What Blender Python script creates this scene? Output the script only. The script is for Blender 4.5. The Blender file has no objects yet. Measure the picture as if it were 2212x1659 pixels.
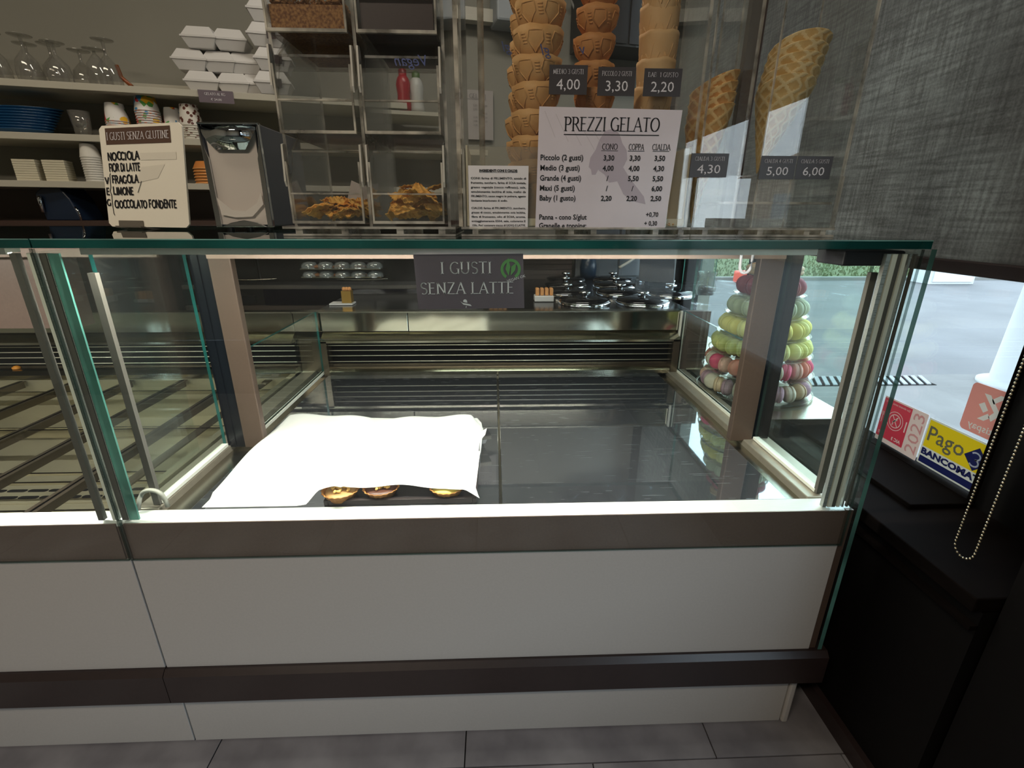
import bpy, math, random
from mathutils import Vector, Matrix
random.seed(7)
PI = math.pi
SC = bpy.context.scene
COL = SC.collection

# ---------------------------------------------------------------- camera
cam = bpy.data.cameras.new('camera')
cam.sensor_width = 36.0
cam.lens = 36.0 * 1029.986 / 2212.0
cam.clip_start = 0.02
cam_o = bpy.data.objects.new('camera', cam)
COL.objects.link(cam_o)
R = Matrix(((0.99933955, 0.00881788, -0.03525214), (-0.03617445, 0.33341645, -0.94208539), (0.00344645, 0.94273841, 0.33351523)))
cam_o.matrix_world = Matrix.Translation((0, 0, 1.13)) @ R.to_4x4()
SC.camera = cam_o

# ---------------------------------------------------------------- light, exposure
SC.view_settings.view_transform = 'Standard'
SC.view_settings.look = 'None'
SC.view_settings.exposure = 0.0
SC.view_settings.gamma = 1.0
SC.view_settings.use_curve_mapping = False
cy = SC.cycles
cy.max_bounces = 12; cy.diffuse_bounces = 3; cy.glossy_bounces = 4
cy.transmission_bounces = 6; cy.transparent_max_bounces = 40
cy.caustics_reflective = False; cy.caustics_refractive = False
cy.sample_clamp_indirect = 4.0
cy.use_adaptive_sampling = True; cy.adaptive_threshold = 0.02
try:
    cy.use_denoising = True; cy.denoiser = 'OPENIMAGEDENOISE'
except Exception:
    pass

SKY = 6.5
w = bpy.data.worlds.new('overcast_sky'); SC.world = w; w.use_nodes = True
nt = w.node_tree; nt.nodes.clear()
wo = nt.nodes.new('ShaderNodeOutputWorld'); bg = nt.nodes.new('ShaderNodeBackground')
tc = nt.nodes.new('ShaderNodeTexCoord'); sx = nt.nodes.new('ShaderNodeSeparateXYZ')
rmp = nt.nodes.new('ShaderNodeValToRGB')
rmp.color_ramp.elements[0].position = 0.0; rmp.color_ramp.elements[0].color = (0.86, 0.92, 1.0, 1)
rmp.color_ramp.elements[1].position = 0.9; rmp.color_ramp.elements[1].color = (0.66, 0.80, 1.0, 1)
nt.links.new(tc.outputs['Generated'], sx.inputs[0]); nt.links.new(sx.outputs['Z'], rmp.inputs[0])
nt.links.new(rmp.outputs[0], bg.inputs[0]); bg.inputs[1].default_value = SKY
nt.links.new(bg.outputs[0], wo.inputs[0])

def area(name, loc, size, rot, power, color, portal=False):
    l = bpy.data.lights.new(name, 'AREA'); l.shape = 'RECTANGLE'; l.size, l.size_y = size
    l.energy = power; l.color = color
    if portal: l.cycles.is_portal = True
    o = bpy.data.objects.new(name, l); o.location = loc; o.rotation_euler = rot; COL.objects.link(o)
    return o
# daylight portals in the two windows (they add no light of their own)
area('window_portal', (1.05, -1.05, 1.06), (2.26, 0.92), (0, PI/2, 0), 1, (1, 1, 1), True).rotation_euler = (PI/2, 0, PI/2)
area('window_portal', (1.05, 1.66, 1.55), (1.70, 2.0), (0, 0, 0), 1, (1, 1, 1), True).rotation_euler = (PI/2, 0, PI/2)
# warm area lights added unseen under the ceiling to brighten the room
area('ceiling_fill_light', (-1.0, -0.9, 2.63), (1.1, 0.22), (0, 0, 0), 38, (1.0, 0.86, 0.68))
area('ceiling_fill_light', (-1.5, 0.9, 2.63), (1.1, 0.22), (0, 0, 0), 10, (1.0, 0.86, 0.66))
area('ceiling_fill_light', (0.1, 1.55, 2.63), (1.1, 0.22), (0, 0, 0), 13, (1.0, 0.93, 0.82))

# ---------------------------------------------------------------- helpers
def lin(c):
    return tuple((x/255.0/12.92 if x/255.0 <= 0.04045 else ((x/255.0+0.055)/1.055)**2.4) for x in c)

class MB:
    """Collects shapes, then becomes one mesh."""
    def __init__(s): s.v = []; s.f = []; s.m = []; s.s = []
    def face(s, idx, m=0, sm=False): s.f.append(tuple(idx)); s.m.append(m); s.s.append(sm)
    def add(s, pts): n = len(s.v); s.v.extend(tuple(p) for p in pts); return n
    def box(s, x0, x1, y0, y1, z0, z1, m=0, thin=None, me=None):
        n = s.add([(x0,y0,z0),(x1,y0,z0),(x1,y1,z0),(x0,y1,z0),(x0,y0,z1),(x1,y0,z1),(x1,y1,z1),(x0,y1,z1)])
        F = [((0,3,2,1),'z'),((4,5,6,7),'z'),((0,1,5,4),'y'),((2,3,7,6),'y'),((0,4,7,3),'x'),((1,2,6,5),'x')]
        for q, ax in F:
            s.face([n+i for i in q], m if (thin is None or ax == thin) else me)
        return s
    def obox(s, o, a, b, c, m=0, me=None):
        """box from corner o with edge vectors a, b, c ; faces normal to c get m, others me"""
        o, a, b, c = Vector(o), Vector(a), Vector(b), Vector(c)
        n = s.add([o, o+a, o+a+b, o+b, o+c, o+a+c, o+a+b+c, o+b+c])
        for k, q in enumerate([(0,3,2,1),(4,5,6,7),(0,1,5,4),(2,3,7,6),(0,4,7,3),(1,2,6,5)]):
            s.face([n+i for i in q], m if (me is None or k < 2) else me)
        return s
    def quad(s, a, b, c, d, m=0): n = s.add([a,b,c,d]); s.face((n,n+1,n+2,n+3), m); return s
    def lathe(s, prof, c=(0,0,0), n=24, m=0, sm=True, sx=1.0, sy=1.0, ms=None):
        rings = []
        for r, z in prof:
            if abs(r) < 1e-6: rings.append([s.add([(c[0], c[1], c[2]+z)])]*n)
            else:
                k = s.add([(c[0]+r*sx*math.cos(2*PI*i/n), c[1]+r*sy*math.sin(2*PI*i/n), c[2]+z) for i in range(n)])
                rings.append([k+i for i in range(n)])
        for j in range(len(rings)-1):
            a, b = rings[j], rings[j+1]
            mm = m if ms is None else ms[j]
            for i in range(n):
                i2 = (i+1) % n
                q = []
                for t in (a[i], a[i2], b[i2], b[i]):
                    if t not in q: q.append(t)
                if len(q) > 2: s.face(q, mm, sm)
        return s
    def disc(s, c, r, z0, z1, n=32, m=0, me=None):
        me = m if me is None else me
        return s.lathe([(0,z0),(r,z0)], c, n, m, False).lathe([(r,z0),(r,z1)], c, n, me, True).lathe([(r,z1),(0,z1)], c, n, m, False)
    def tube(s, pts, r, n=8, m=0, closed=False, caps=True):
        pts = [Vector(p) for p in pts]; N = len(pts); rings = []
        up = Vector((0,0,1))
        for i, p in enumerate(pts):
            a = pts[(i-1) % N] if (closed or i > 0) else p
            b = pts[(i+1) % N] if (closed or i < N-1) else p
            t = (b-a).normalized()
            u = t.cross(up)
            if u.length < 0.05: u = t.cross(Vector((1,0,0)))
            u.normalize(); v = t.cross(u)
            k = s.add([p + (u*math.cos(2*PI*j/n) + v*math.sin(2*PI*j/n))*r for j in range(n)])
            rings.append(k)
        M = N if closed else N-1
        for i in range(M):
            a, b = rings[i], rings[(i+1) % N]
            for j in range(n): s.face((a+j, a+(j+1)%n, b+(j+1)%n, b+j), m, True)
        if caps and not closed:
            s.face([rings[0]+j for j in range(n)][::-1], m); s.face([rings[-1]+j for j in range(n)], m)
        return s
    def extrude(s, poly, h, o=(0,0,0), ax=(1,0,0), ay=(0,1,0), m=0):
        """polygon in the plane of ax, ay, extruded by vector h"""
        o, ax, ay, h = Vector(o), Vector(ax), Vector(ay), Vector(h)
        n = len(poly); P = [o+ax*p[0]+ay*p[1] for p in poly]
        k = s.add(P); k2 = s.add([p+h for p in P])
        s.face([k+i for i in range(n)][::-1], m); s.face([k2+i for i in range(n)], m)
        for i in range(n): s.face((k+i, k+(i+1)%n, k2+(i+1)%n, k2+i), m)
        return s
    def xform(s, M, start=0):
        for i in range(start, len(s.v)): s.v[i] = tuple(M @ Vector(s.v[i]))
        return s

ORG = {}
def root_loc(o):
    while o.parent: o = o.parent
    return ORG.get(o.name, Vector((0,0,0)))
def obj(name, mb, mats, parent=None, local=False, bevel=0, kind=None, label=None):
    me = bpy.data.meshes.new(name)
    off = Vector((0,0,0)) if (local or parent is None) else root_loc(parent)
    me.from_pydata([tuple(Vector(v)-off) for v in mb.v], [], mb.f)
    if not isinstance(mats, (list, tuple)): mats = [mats]
    for mm in mats: me.materials.append(mm)
    me.polygons.foreach_set('material_index', mb.m)
    me.polygons.foreach_set('use_smooth', mb.s)
    me.update()
    o = bpy.data.objects.new(name, me); COL.objects.link(o)
    if parent: o.parent = parent
    if bevel:
        b = o.modifiers.new('bevel', 'BEVEL'); b.width = bevel; b.segments = 2; b.limit_method = 'ANGLE'
    if kind: o['kind'] = kind
    if label: o['label'] = label
    return o
def thing(name, label, cat, loc=(0,0,0), rotz=0, group=None):
    o = bpy.data.objects.new(name, None); COL.objects.link(o); o.empty_display_size = 0.05
    o.location = loc; o.rotation_euler = (0,0,rotz); o['label'] = label; o['category'] = cat
    if group: o['group'] = group
    ORG[o.name] = Vector(loc)
    return o
def tag(o, label, cat, group=None):
    o['label'] = label; o['category'] = cat
    if group: o['group'] = group
    return o
def struct(name, mb, mats, **k):
    o = obj(name, mb, mats, **k); o['kind'] = 'structure'; return o
def dup(root, loc, rot=(0,0,0), label=None, group=None, scale=None, swap=None):
    r = root.copy(); COL.objects.link(r); r.location = loc; r.rotation_euler = rot
    if scale: r.scale = scale
    if label: r['label'] = label
    if group: r['group'] = group
    for ch in list(root.children):
        c = ch.copy(); COL.objects.link(c); c.parent = r
        for g in ch.children:
            d = g.copy(); COL.objects.link(d); d.parent = c
    return r

# ---------------------------------------------------------------- materials
def newmat(name):
    m = bpy.data.materials.new(name); m.use_nodes = True
    nt = m.node_tree; b = nt.nodes['Principled BSDF']
    return m, nt, b
def mat(name, rgb, rough=0.5, metal=0.0, var=0.0, vscale=20.0, bump=0.0, bscale=60.0, stretch=None, coat=0.0, trans=0.0, spec=None, rvar=0.0, emit=None, estr=0.0, subs=0.0, rgb2=None):
    m, nt, b = newmat(name)
    c = lin(rgb)
    b.inputs['Base Color'].default_value = (*c, 1)
    b.inputs['Roughness'].default_value = rough
    b.inputs['Metallic'].default_value = metal
    if spec is not None: b.inputs['Specular IOR Level'].default_value = spec
    if coat: b.inputs['Coat Weight'].default_value = coat; b.inputs['Coat Roughness'].default_value = 0.05
    if trans: b.inputs['Transmission Weight'].default_value = trans
    if emit: b.inputs['Emission Color'].default_value = (*emit, 1); b.inputs['Emission Strength'].default_value = estr
    if var or bump or rvar or rgb2:
        t = nt.nodes.new('ShaderNodeTexCoord'); mp = nt.nodes.new('ShaderNodeMapping')
        nt.links.new(t.outputs['Object'], mp.inputs[0])
        if stretch: mp.inputs['Scale'].default_value = stretch
        if var or rvar or rgb2:
            n = nt.nodes.new('ShaderNodeTexNoise'); n.inputs['Scale'].default_value = vscale; n.inputs['Detail'].default_value = 5
            nt.links.new(mp.outputs[0], n.inputs['Vector'])
            if var or rgb2:
                r = nt.nodes.new('ShaderNodeValToRGB'); nt.links.new(n.outputs['Fac'], r.inputs[0])
                r.color_ramp.elements[0].position = 0.35; r.color_ramp.elements[1].position = 0.65
                if rgb2: c2 = lin(rgb2); r.color_ramp.elements[0].color = (*c, 1); r.color_ramp.elements[1].color = (*c2, 1)
                else:
                    r.color_ramp.elements[0].color = (*[x*(1-var) for x in c], 1); r.color_ramp.elements[1].color = (*[min(1, x*(1+var)) for x in c], 1)
                nt.links.new(r.outputs[0], b.inputs['Base Color'])
            if rvar:
                mr = nt.nodes.new('ShaderNodeMapRange'); mr.inputs['To Min'].default_value = max(0, rough-rvar); mr.inputs['To Max'].default_value = rough+rvar
                mr.inputs['From Min'].default_value = 0.3; mr.inputs['From Max'].default_value = 0.7
                nt.links.new(n.outputs['Fac'], mr.inputs[0]); nt.links.new(mr.outputs[0], b.inputs['Roughness'])
        if bump:
            n2 = nt.nodes.new('ShaderNodeTexNoise'); n2.inputs['Scale'].default_value = bscale; n2.inputs['Detail'].default_value = 4
            nt.links.new(mp.outputs[0], n2.inputs['Vector'])
            bp = nt.nodes.new('ShaderNodeBump'); bp.inputs['Strength'].default_value = bump; bp.inputs['Distance'].default_value = 0.002
            nt.links.new(n2.outputs['Fac'], bp.inputs['Height']); nt.links.new(bp.outputs[0], b.inputs['Normal'])
    return m
def glass(name, tint=(0.97, 0.99, 0.98), r0=0.04, rough=0.0, haze=0.0, hazec=(0.8,0.85,0.85)):
    """thin pane: clear transmission plus a fresnel reflection, a little surface haze"""
    m = bpy.data.materials.new(name); m.use_nodes = True; nt = m.node_tree; nt.nodes.clear()
    out = nt.nodes.new('ShaderNodeOutputMaterial'); tr = nt.nodes.new('ShaderNodeBsdfTransparent'); gl = nt.nodes.new('ShaderNodeBsdfGlossy')
    tr.inputs[0].default_value = (*tint, 1); gl.inputs['Roughness'].default_value = rough
    lw = nt.nodes.new('ShaderNodeLayerWeight'); lw.inputs[0].default_value = 0.5
    p = nt.nodes.new('ShaderNodeMath'); p.operation = 'POWER'; p.inputs[1].default_value = 5
    a = nt.nodes.new('ShaderNodeMath'); a.operation = 'MULTIPLY_ADD'; a.inputs[1].default_value = 1-r0; a.inputs[2].default_value = r0
    nt.links.new(lw.outputs['Facing'], p.inputs[0]); nt.links.new(p.outputs[0], a.inputs[0])
    mx = nt.nodes.new('ShaderNodeMixShader'); nt.links.new(a.outputs[0], mx.inputs[0])
    src = tr
    if haze:
        df = nt.nodes.new('ShaderNodeBsdfDiffuse'); df.inputs[0].default_value = (*hazec, 1)
        m2 = nt.nodes.new('ShaderNodeMixShader'); m2.inputs[0].default_value = haze
        nt.links.new(tr.outputs[0], m2.inputs[1]); nt.links.new(df.outputs[0], m2.inputs[2]); src = m2
    nt.links.new(src.outputs[0], mx.inputs[1]); nt.links.new(gl.outputs[0], mx.inputs[2]); nt.links.new(mx.outputs[0], out.inputs[0])
    return m
def edge_mat(name, rgb, see=0.3, rough=0.12, vs=6.0):
    """polished pane edge: coloured gloss that lets a part of the light through, varied along its length"""
    m, nt, b = newmat(name)
    c = lin(rgb); b.inputs['Roughness'].default_value = rough
    t = nt.nodes.new('ShaderNodeTexCoord'); n = nt.nodes.new('ShaderNodeTexNoise'); n.inputs['Scale'].default_value = vs; n.inputs['Detail'].default_value = 3
    r = nt.nodes.new('ShaderNodeValToRGB'); r.color_ramp.elements[0].position = .38; r.color_ramp.elements[1].position = .66
    r.color_ramp.elements[0].color = (*[x*.55 for x in c], 1); r.color_ramp.elements[1].color = (*[min(1, x*1.7) for x in c], 1)  # lighter noise bands paint highlight streaks into the edge colour
    nt.links.new(t.outputs['Object'], n.inputs['Vector']); nt.links.new(n.outputs['Fac'], r.inputs[0]); nt.links.new(r.outputs[0], b.inputs['Base Color'])
    tr = nt.nodes.new('ShaderNodeBsdfTransparent'); tr.inputs[0].default_value = (*[min(1, .35+x) for x in c], 1)
    mx = nt.nodes.new('ShaderNodeMixShader'); mx.inputs[0].default_value = see
    nt.links.new(b.outputs[0], mx.inputs[1]); nt.links.new(tr.outputs[0], mx.inputs[2])
    nt.links.new(mx.outputs[0], nt.nodes['Material Output'].inputs[0])
    return m

M = {}
M['glass'] = glass('clear_glass', (0.95, 0.985, 0.97), 0.045, haze=0.004)
M['winglass'] = glass('window_glass', (0.94, 0.98, 0.97), 0.04)
M['teal'] = edge_mat('glass_edge', (24, 84, 80), 0.12, 0.1, 3.0)
M['teal3'] = edge_mat('end_glass_edge', (74, 118, 112), 0.12)
M['arris_glint'] = edge_mat('arris_highlight', (120, 170, 164), 0.1, 0.2, 4.0)
M['dimedge'] = edge_mat('front_glass_edge', (60, 84, 78), 0.75)
M['teal2'] = edge_mat('glass_edge_light', (90, 150, 138), 0.35)
M['acrylic'] = glass('clear_acrylic', (0.965, 0.968, 0.965), 0.04, haze=0.012)
M['acredge'] = edge_mat('acrylic_edge', (200, 196, 186), 0.5, 0.1, 25)
M['white'] = mat('white_laminate', (169, 165, 161), 0.38, var=0.02, vscale=200, bump=0.02, bscale=900)
M['bronze'] = mat('bronze_anodised_aluminium', (90, 73, 63), 0.42, 0.35, var=0.05, vscale=300)
M['bronze_d'] = mat('dark_bronze_panel', (106, 86, 78), 0.35, 0.15, var=0.05, vscale=250)
M['rail'] = mat('light_rail', (158, 134, 120), 0.4, 0.3)
M['bumper'] = mat('dark_brown_bumper', (40, 30, 29), 0.35, var=0.08, vscale=60)
M['alu'] = mat('brushed_aluminium', (205, 208, 204), 0.32, 0.75, var=0.06, vscale=30, stretch=(1, 40, 40), rvar=0.08)
M['railalu'] = mat('bright_rail_aluminium', (226, 230, 224), 0.35, 0.35, var=0.04, vscale=30, stretch=(1, 40, 40))
M['wire'] = mat('bright_wire', (235, 226, 205), 0.3, 0.6)
M['aluwarm'] = mat('warm_aluminium', (176, 166, 150), 0.36, 0.6, var=0.05, vscale=60)
M['gasket'] = mat('pale_gasket', (238, 236, 224), 0.5)
M['gasket_g'] = mat('grey_gasket', (88, 84, 78), 0.5)
M['black'] = mat('black_plastic', (22, 22, 25), 0.35)
M['navy'] = mat('dark_blue_black_profile', (13, 18, 25), 0.25, 0.2)
M['chrome'] = mat('chrome', (225, 228, 232), 0.05, 1.0)
M['blackgloss'] = mat('black_gloss', (14, 14, 17), 0.08)

def steel(name, rgb, rough, scratch=0.0, wave=0.0, metal=1.0):
    m, nt, b = newmat(name)
    c = lin(rgb); b.inputs['Base Color'].default_value = (*c, 1); b.inputs['Metallic'].default_value = metal; b.inputs['Roughness'].default_value = rough
    t = nt.nodes.new('ShaderNodeTexCoord')
    prev = None
    if scratch:
        # thin straight scuffs: thresholded stretched noises at several angles
        tot = None
        for k, ang in enumerate((0.1, 0.9, -0.6, 1.5)):
            mp = nt.nodes.new('ShaderNodeMapping'); mp.inputs['Rotation'].default_value = (0, 0, ang); mp.inputs['Scale'].default_value = (5, 260, 5)
            mp.inputs['Location'].default_value = (k*7.3, k*3.1, 0)
            nt.links.new(t.outputs['Object'], mp.inputs[0])
            n = nt.nodes.new('ShaderNodeTexNoise'); n.inputs['Scale'].default_value = 2.2; n.inputs['Detail'].default_value = 1
            nt.links.new(mp.outputs[0], n.inputs['Vector'])
            r = nt.nodes.new('ShaderNodeMapRange'); r.inputs['From Min'].default_value = 0.755; r.inputs['From Max'].default_value = 0.79
            nt.links.new(n.outputs['Fac'], r.inputs[0])
            if tot is None: tot = r
            else:
                a = nt.nodes.new('ShaderNodeMath'); a.operation = 'MAXIMUM'
                nt.links.new(tot.outputs[0], a.inputs[0]); nt.links.new(r.outputs[0], a.inputs[1]); tot = a
        rr = nt.nodes.new('ShaderNodeMath'); rr.operation = 'MULTIPLY_ADD'; rr.inputs[1].default_value = scratch; rr.inputs[2].default_value = rough
        nt.links.new(tot.outputs[0], rr.inputs[0]); nt.links.new(rr.outputs[0], b.inputs['Roughness'])
        cm = nt.nodes.new('ShaderNodeMix'); cm.data_type = 'RGBA'; cm.inputs['A'].default_value = (*c, 1); cm.inputs['B'].default_value = (.8, .82, .85, 1)
        nt.links.new(tot.outputs[0], cm.inputs[0]); nt.links.new(cm.outputs['Result'], b.inputs['Base Color'])
    if wave:
        n = nt.nodes.new('ShaderNodeTexNoise'); n.inputs['Scale'].default_value = 5; nt.links.new(t.outputs['Object'], n.inputs['Vector'])
        bp = nt.nodes.new('ShaderNodeBump'); bp.inputs['Strength'].default_value = wave; bp.inputs['Distance'].default_value = 0.01
        nt.links.new(n.outputs['Fac'], bp.inputs['Height']); nt.links.new(bp.outputs[0], b.inputs['Normal'])
    return m
M['deck'] = steel('scuffed_mirror_steel', (196, 200, 210), 0.03, 0.3, metal=.95)
M['steelpanel'] = steel('bright_steel_panel', (228, 222, 204), 0.10, 0, 0.012)
M['basin'] = steel('dull_basin_steel', (176, 168, 144), 0.32, 0, 0.1, metal=.7)
M['steel'] = steel('polished_steel', (196, 190, 172), 0.13, 0, 0.06)
M['steelmid'] = steel('satin_steel', (180, 176, 162), 0.24)
M['steeldark'] = steel('dark_steel', (112, 102, 88), 0.25, metal=.85)

# ---------------------------------------------------------------- lettering
def arc(cx, cyy, rx, ry, a0, a1, n=10):
    return [(cx+rx*math.cos(math.radians(a0+(a1-a0)*i/n)), cyy+ry*math.sin(math.radians(a0+(a1-a0)*i/n))) for i in range(n+1)]
# capitals as strokes: (advance, [polylines], [serifs (x, y)])
GL = {
 'A': (.80, [[(.08,0),(.40,1)],[(.40,1),(.72,0)],[(.18,.34),(.62,.34)]], [(.08,0),(.72,0)]),
 'B': (.66, [[(.14,0),(.14,1)],[(.14,1)]+arc(.34,.76,.2,.24,90,-90)+[(.14,.52)],[(.14,.52)]+arc(.36,.26,.24,.26,90,-90)+[(.14,0)]], [(.1,0),(.1,1)]),
 'C': (.72, [arc(.42,.5,.34,.5,50,310,16)], []),
 'D': (.80, [[(.14,0),(.14,1)],[(.14,1)]+arc(.34,.5,.38,.5,90,-90,14)+[(.14,0)]], [(.1,0),(.1,1)]),
 'E': (.60, [[(.14,0),(.14,1)],[(.14,1),(.52,1)],[(.14,.53),(.46,.53)],[(.14,0),(.54,0)]], [(.1,0),(.1,1)]),
 'F': (.58, [[(.14,0),(.14,1)],[(.14,1),(.52,1)],[(.14,.52),(.45,.52)]], [(.14,0),(.1,1)]),
 'G': (.78, [arc(.42,.5,.34,.5,50,300,16)+[(.68,.1)],[(.68,.02),(.68,.42)]], [(.66,.42)]),
 'H': (.82, [[(.14,0),(.14,1)],[(.68,0),(.68,1)],[(.14,.52),(.68,.52)]], [(.14,0),(.14,1),(.68,0),(.68,1)]),
 'I': (.34, [[(.17,0),(.17,1)]], [(.17,0),(.17,1)]),
 'K': (.70, [[(.14,0),(.14,1)],[(.6,1),(.16,.48)],[(.26,.58),(.64,0)]], [(.14,0),(.14,1)]),
 'L': (.58, [[(.14,0),(.14,1)],[(.14,0),(.54,0)]], [(.1,0),(.14,1)]),
 'M': (.92, [[(.12,0),(.16,1)],[(.16,1),(.46,.12)],[(.46,.12),(.76,1)],[(.76,1),(.8,0)]], [(.12,0),(.8,0)]),
 'N': (.82, [[(.14,0),(.14,1)],[(.14,1),(.68,0)],[(.68,0),(.68,1)]], [(.14,0),(.68,1)]),
 'O': (.84, [arc(.42,.5,.35,.5,0,360,22)], []),
 'P': (.64, [[(.14,0),(.14,1)],[(.14,1)]+arc(.34,.73,.22,.27,90,-90)+[(.14,.46)]], [(.14,0),(.1,1)]),
 'R': (.70, [[(.14,0),(.14,1)],[(.14,1)]+arc(.34,.75,.2,.25,90,-90)+[(.14,.5)],[(.34,.5),(.66,0)]], [(.14,0),(.1,1)]),
 'S': (.60, [[(.5,.88)]+arc(.31,.76,.2,.24,50,250,10)+arc(.3,.25,.22,.26,75,-130,10)[1:]], []),
 'T': (.66, [[(.33,0),(.33,1)],[(.03,1),(.63,1)]], [(.33,0)]),
 'U': (.80, [[(.14,1),(.14,.32)]+arc(.40,.3,.26,.3,180,360,10)+[(.66,1)]], [(.14,1),(.66,1)]),
 'V': (.76, [[(.06,1),(.38,0)],[(.38,0),(.7,1)]], [(.06,1),(.7,1)]),
 'Z': (.66, [[(.08,1),(.58,1)],[(.58,1),(.08,0)],[(.08,0),(.6,0)]], []),
 '2': (.56, [arc(.28,.74,.2,.26,165,-25,10)+[(.08,0)],[(.08,0),(.5,0)]], []),
 '3': (.56, [arc(.26,.75,.18,.25,140,-90,9),arc(.26,.26,.22,.26,90,-140,9)], []),
 '4': (.58, [[(.4,0),(.4,1),(.06,.3),(.54,.3)]], []),
 '5': (.56, [[(.46,1),(.14,1),(.12,.58)]+arc(.26,.3,.22,.3,110,-130,9)], []),
 '1': (.40, [[(.1,.82),(.22,1),(.22,0)]], [(.22,0)]),
 '0': (.56, [arc(.28,.5,.2,.5,0,360,18)], []),
 '/': (.4, [[(.0,-.1),(.36,1)]], []),
 ',': (.26, [[(.14,.08),(.06,-.16)]], []), '.': (.26, [[(.1,0),(.1,.06)]], []), '-': (.4, [[(.06,.4),(.34,.4)]], []),
 '(': (.3, [arc(.3,.45,.2,.62,130,230,6)], []), ')': (.3, [arc(0,.45,.2,.62,50,-50,6)], []),
 '\'': (.2, [[(.1,.8),(.1,1)]], []), ' ': (.34, [], []),
}
def strokes(text, h, thick=.13, thin=.05, serif=True, jit=0.0, track=0.0, rnd=None):
    """2-D ribbon quads of a line of capitals; returns (quads, width)"""
    Q = []; x = 0.0
    rnd = rnd or random.Random(3)
    def seg(a, b, wt):
        dx, dy = b[0]-a[0], b[1]-a[1]; L = math.hypot(dx, dy)
        if L < 1e-6: return
        nx, ny = -dy/L*wt/2, dx/L*wt/2; ex, ey = dx/L*wt*.25, dy/L*wt*.25
        Q.append([(a[0]-ex+nx, a[1]-ey+ny), (a[0]-ex-nx, a[1]-ey-ny), (b[0]+ex-nx, b[1]+ey-ny), (b[0]+ex+nx, b[1]+ey+ny)])
    for ch in text:
        g = GL.get(ch)
        if g is None: x += .4*h; continue
        jx, jy, js = rnd.uniform(-jit, jit), rnd.uniform(-jit, jit), 1+rnd.uniform(-jit, jit)
        for pl in g[1]:
            P = [((x/h+jx+p[0]*js), (p[1]*js+jy)) for p in pl]
            for a, b in zip(P, P[1:]):
                dx, dy = b[0]-a[0], b[1]-a[1]; L = math.hypot(dx, dy) or 1
                wt = thin+(thick-thin)*(abs(dy)/L)**1.3
                if serif and ch in 'AVMN' and dx*dy > 0 and abs(dx) > .05: wt = thin*1.2
                seg((a[0]*h, a[1]*h), (b[0]*h, b[1]*h), wt*h)
        if serif:
            for sx_, sy_ in g[2]:
                seg((x+(sx_-.10)*h, (sy_)*h), (x+(sx_+.10)*h, (sy_)*h), thin*h)
        x += (g[0]+track)*h
    return Q, x
_txt = {}
def font_polys(s, size, bold=0.0, spacing=1.0):
    key = (s, round(size, 5), bold)
    if key in _txt: return _txt[key]
    cu = bpy.data.curves.new('t', 'FONT'); cu.body = s; cu.size = size; cu.resolution_u = 2; cu.offset = bold*size; cu.space_character = spacing
    o = bpy.data.objects.new('t', cu); COL.objects.link(o)
    bpy.context.view_layer.update()
    me = o.to_mesh()
    V = [(v.co.x, v.co.y) for v in me.vertices]; F = [tuple(p.vertices) for p in me.polygons]
    o.to_mesh_clear(); bpy.data.objects.remove(o); bpy.data.curves.remove(cu)
    wd = max([v[0] for v in V], default=0)
    _txt[key] = (V, F, wd); return _txt[key]
class Sheet:
    """flat print on a surface: o = lower-left corner, r = right, u = up unit vectors, n = towards the viewer"""
    def __init__(s, o, r, u, n=None, lift=0.0006, sc=1.0):
        s.sc = sc
        s.o, s.r, s.u = Vector(o), Vector(r).normalized(), Vector(u).normalized()
        s.n = (s.r.cross(s.u)) if n is None else Vector(n); s.n.normalize(); s.lift = lift; s.mb = MB()
    def P(s, x, y, k=1): return s.o+s.r*(x*s.sc)+s.u*y+s.n*(s.lift*k)
    def poly(s, pts, m=0, k=1): n = s.mb.add([s.P(x, y, k) for x, y in pts]); s.mb.face([n+i for i in range(len(pts))], m); return s
    def rect(s, x0, y0, x1, y1, m=0, k=1): return s.poly([(x0,y0),(x1,y0),(x1,y1),(x0,y1)], m, k)
    def caps(s, text, x, y, h, m=0, align='l', k=1.5, width=None, **kw):
        Q, wd = strokes(text, h, **kw); sc = 1.0
        if width: sc = width/wd; wd = width
        x0 = x-(wd/2 if align == 'c' else wd if align == 'r' else 0)
        for q in Q: s.poly([(x0+a*sc, y+b) for a, b in q], m, k)
        return wd
    def text(s, text, x, y, size, m=0, align='l', bold=0.0, k=1.5, width=None, slant=0.0):
        V, F, wd = font_polys(text, size, bold); sc = 1.0
        if width and wd: sc = width/wd; wd = width
        x0 = x-(wd/2 if align == 'c' else wd if align == 'r' else 0)
        n = s.mb.add([s.P(x0+a*sc+b*slant, y+b, k) for a, b in V])
        for f in F: s.mb.face([n+i for i in f], m)
        return wd
    def line(s, pts, wt, m=0, k=1.5):
        for a, b in zip(pts, pts[1:]):
            dx, dy = b[0]-a[0], b[1]-a[1]; L = math.hypot(dx, dy) or 1; nx, ny = -dy/L*wt/2, dx/L*wt/2
            s.poly([(a[0]+nx,a[1]+ny),(a[0]-nx,a[1]-ny),(b[0]-nx,b[1]-ny),(b[0]+nx,b[1]+ny)], m, k)
        return s
INK = mat('black_ink', (32, 30, 34), 0.6)
INKW = mat('white_ink', (236, 234, 240), 0.6)
INKG = mat('grey_ink', (120, 116, 118), 0.6)
M['card'] = mat('dark_plum_card', (98, 86, 98), 0.45, var=0.03, vscale=400)
M['paper'] = mat('white_paper', (240, 236, 238), 0.55, var=0.02, vscale=30)

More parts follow.
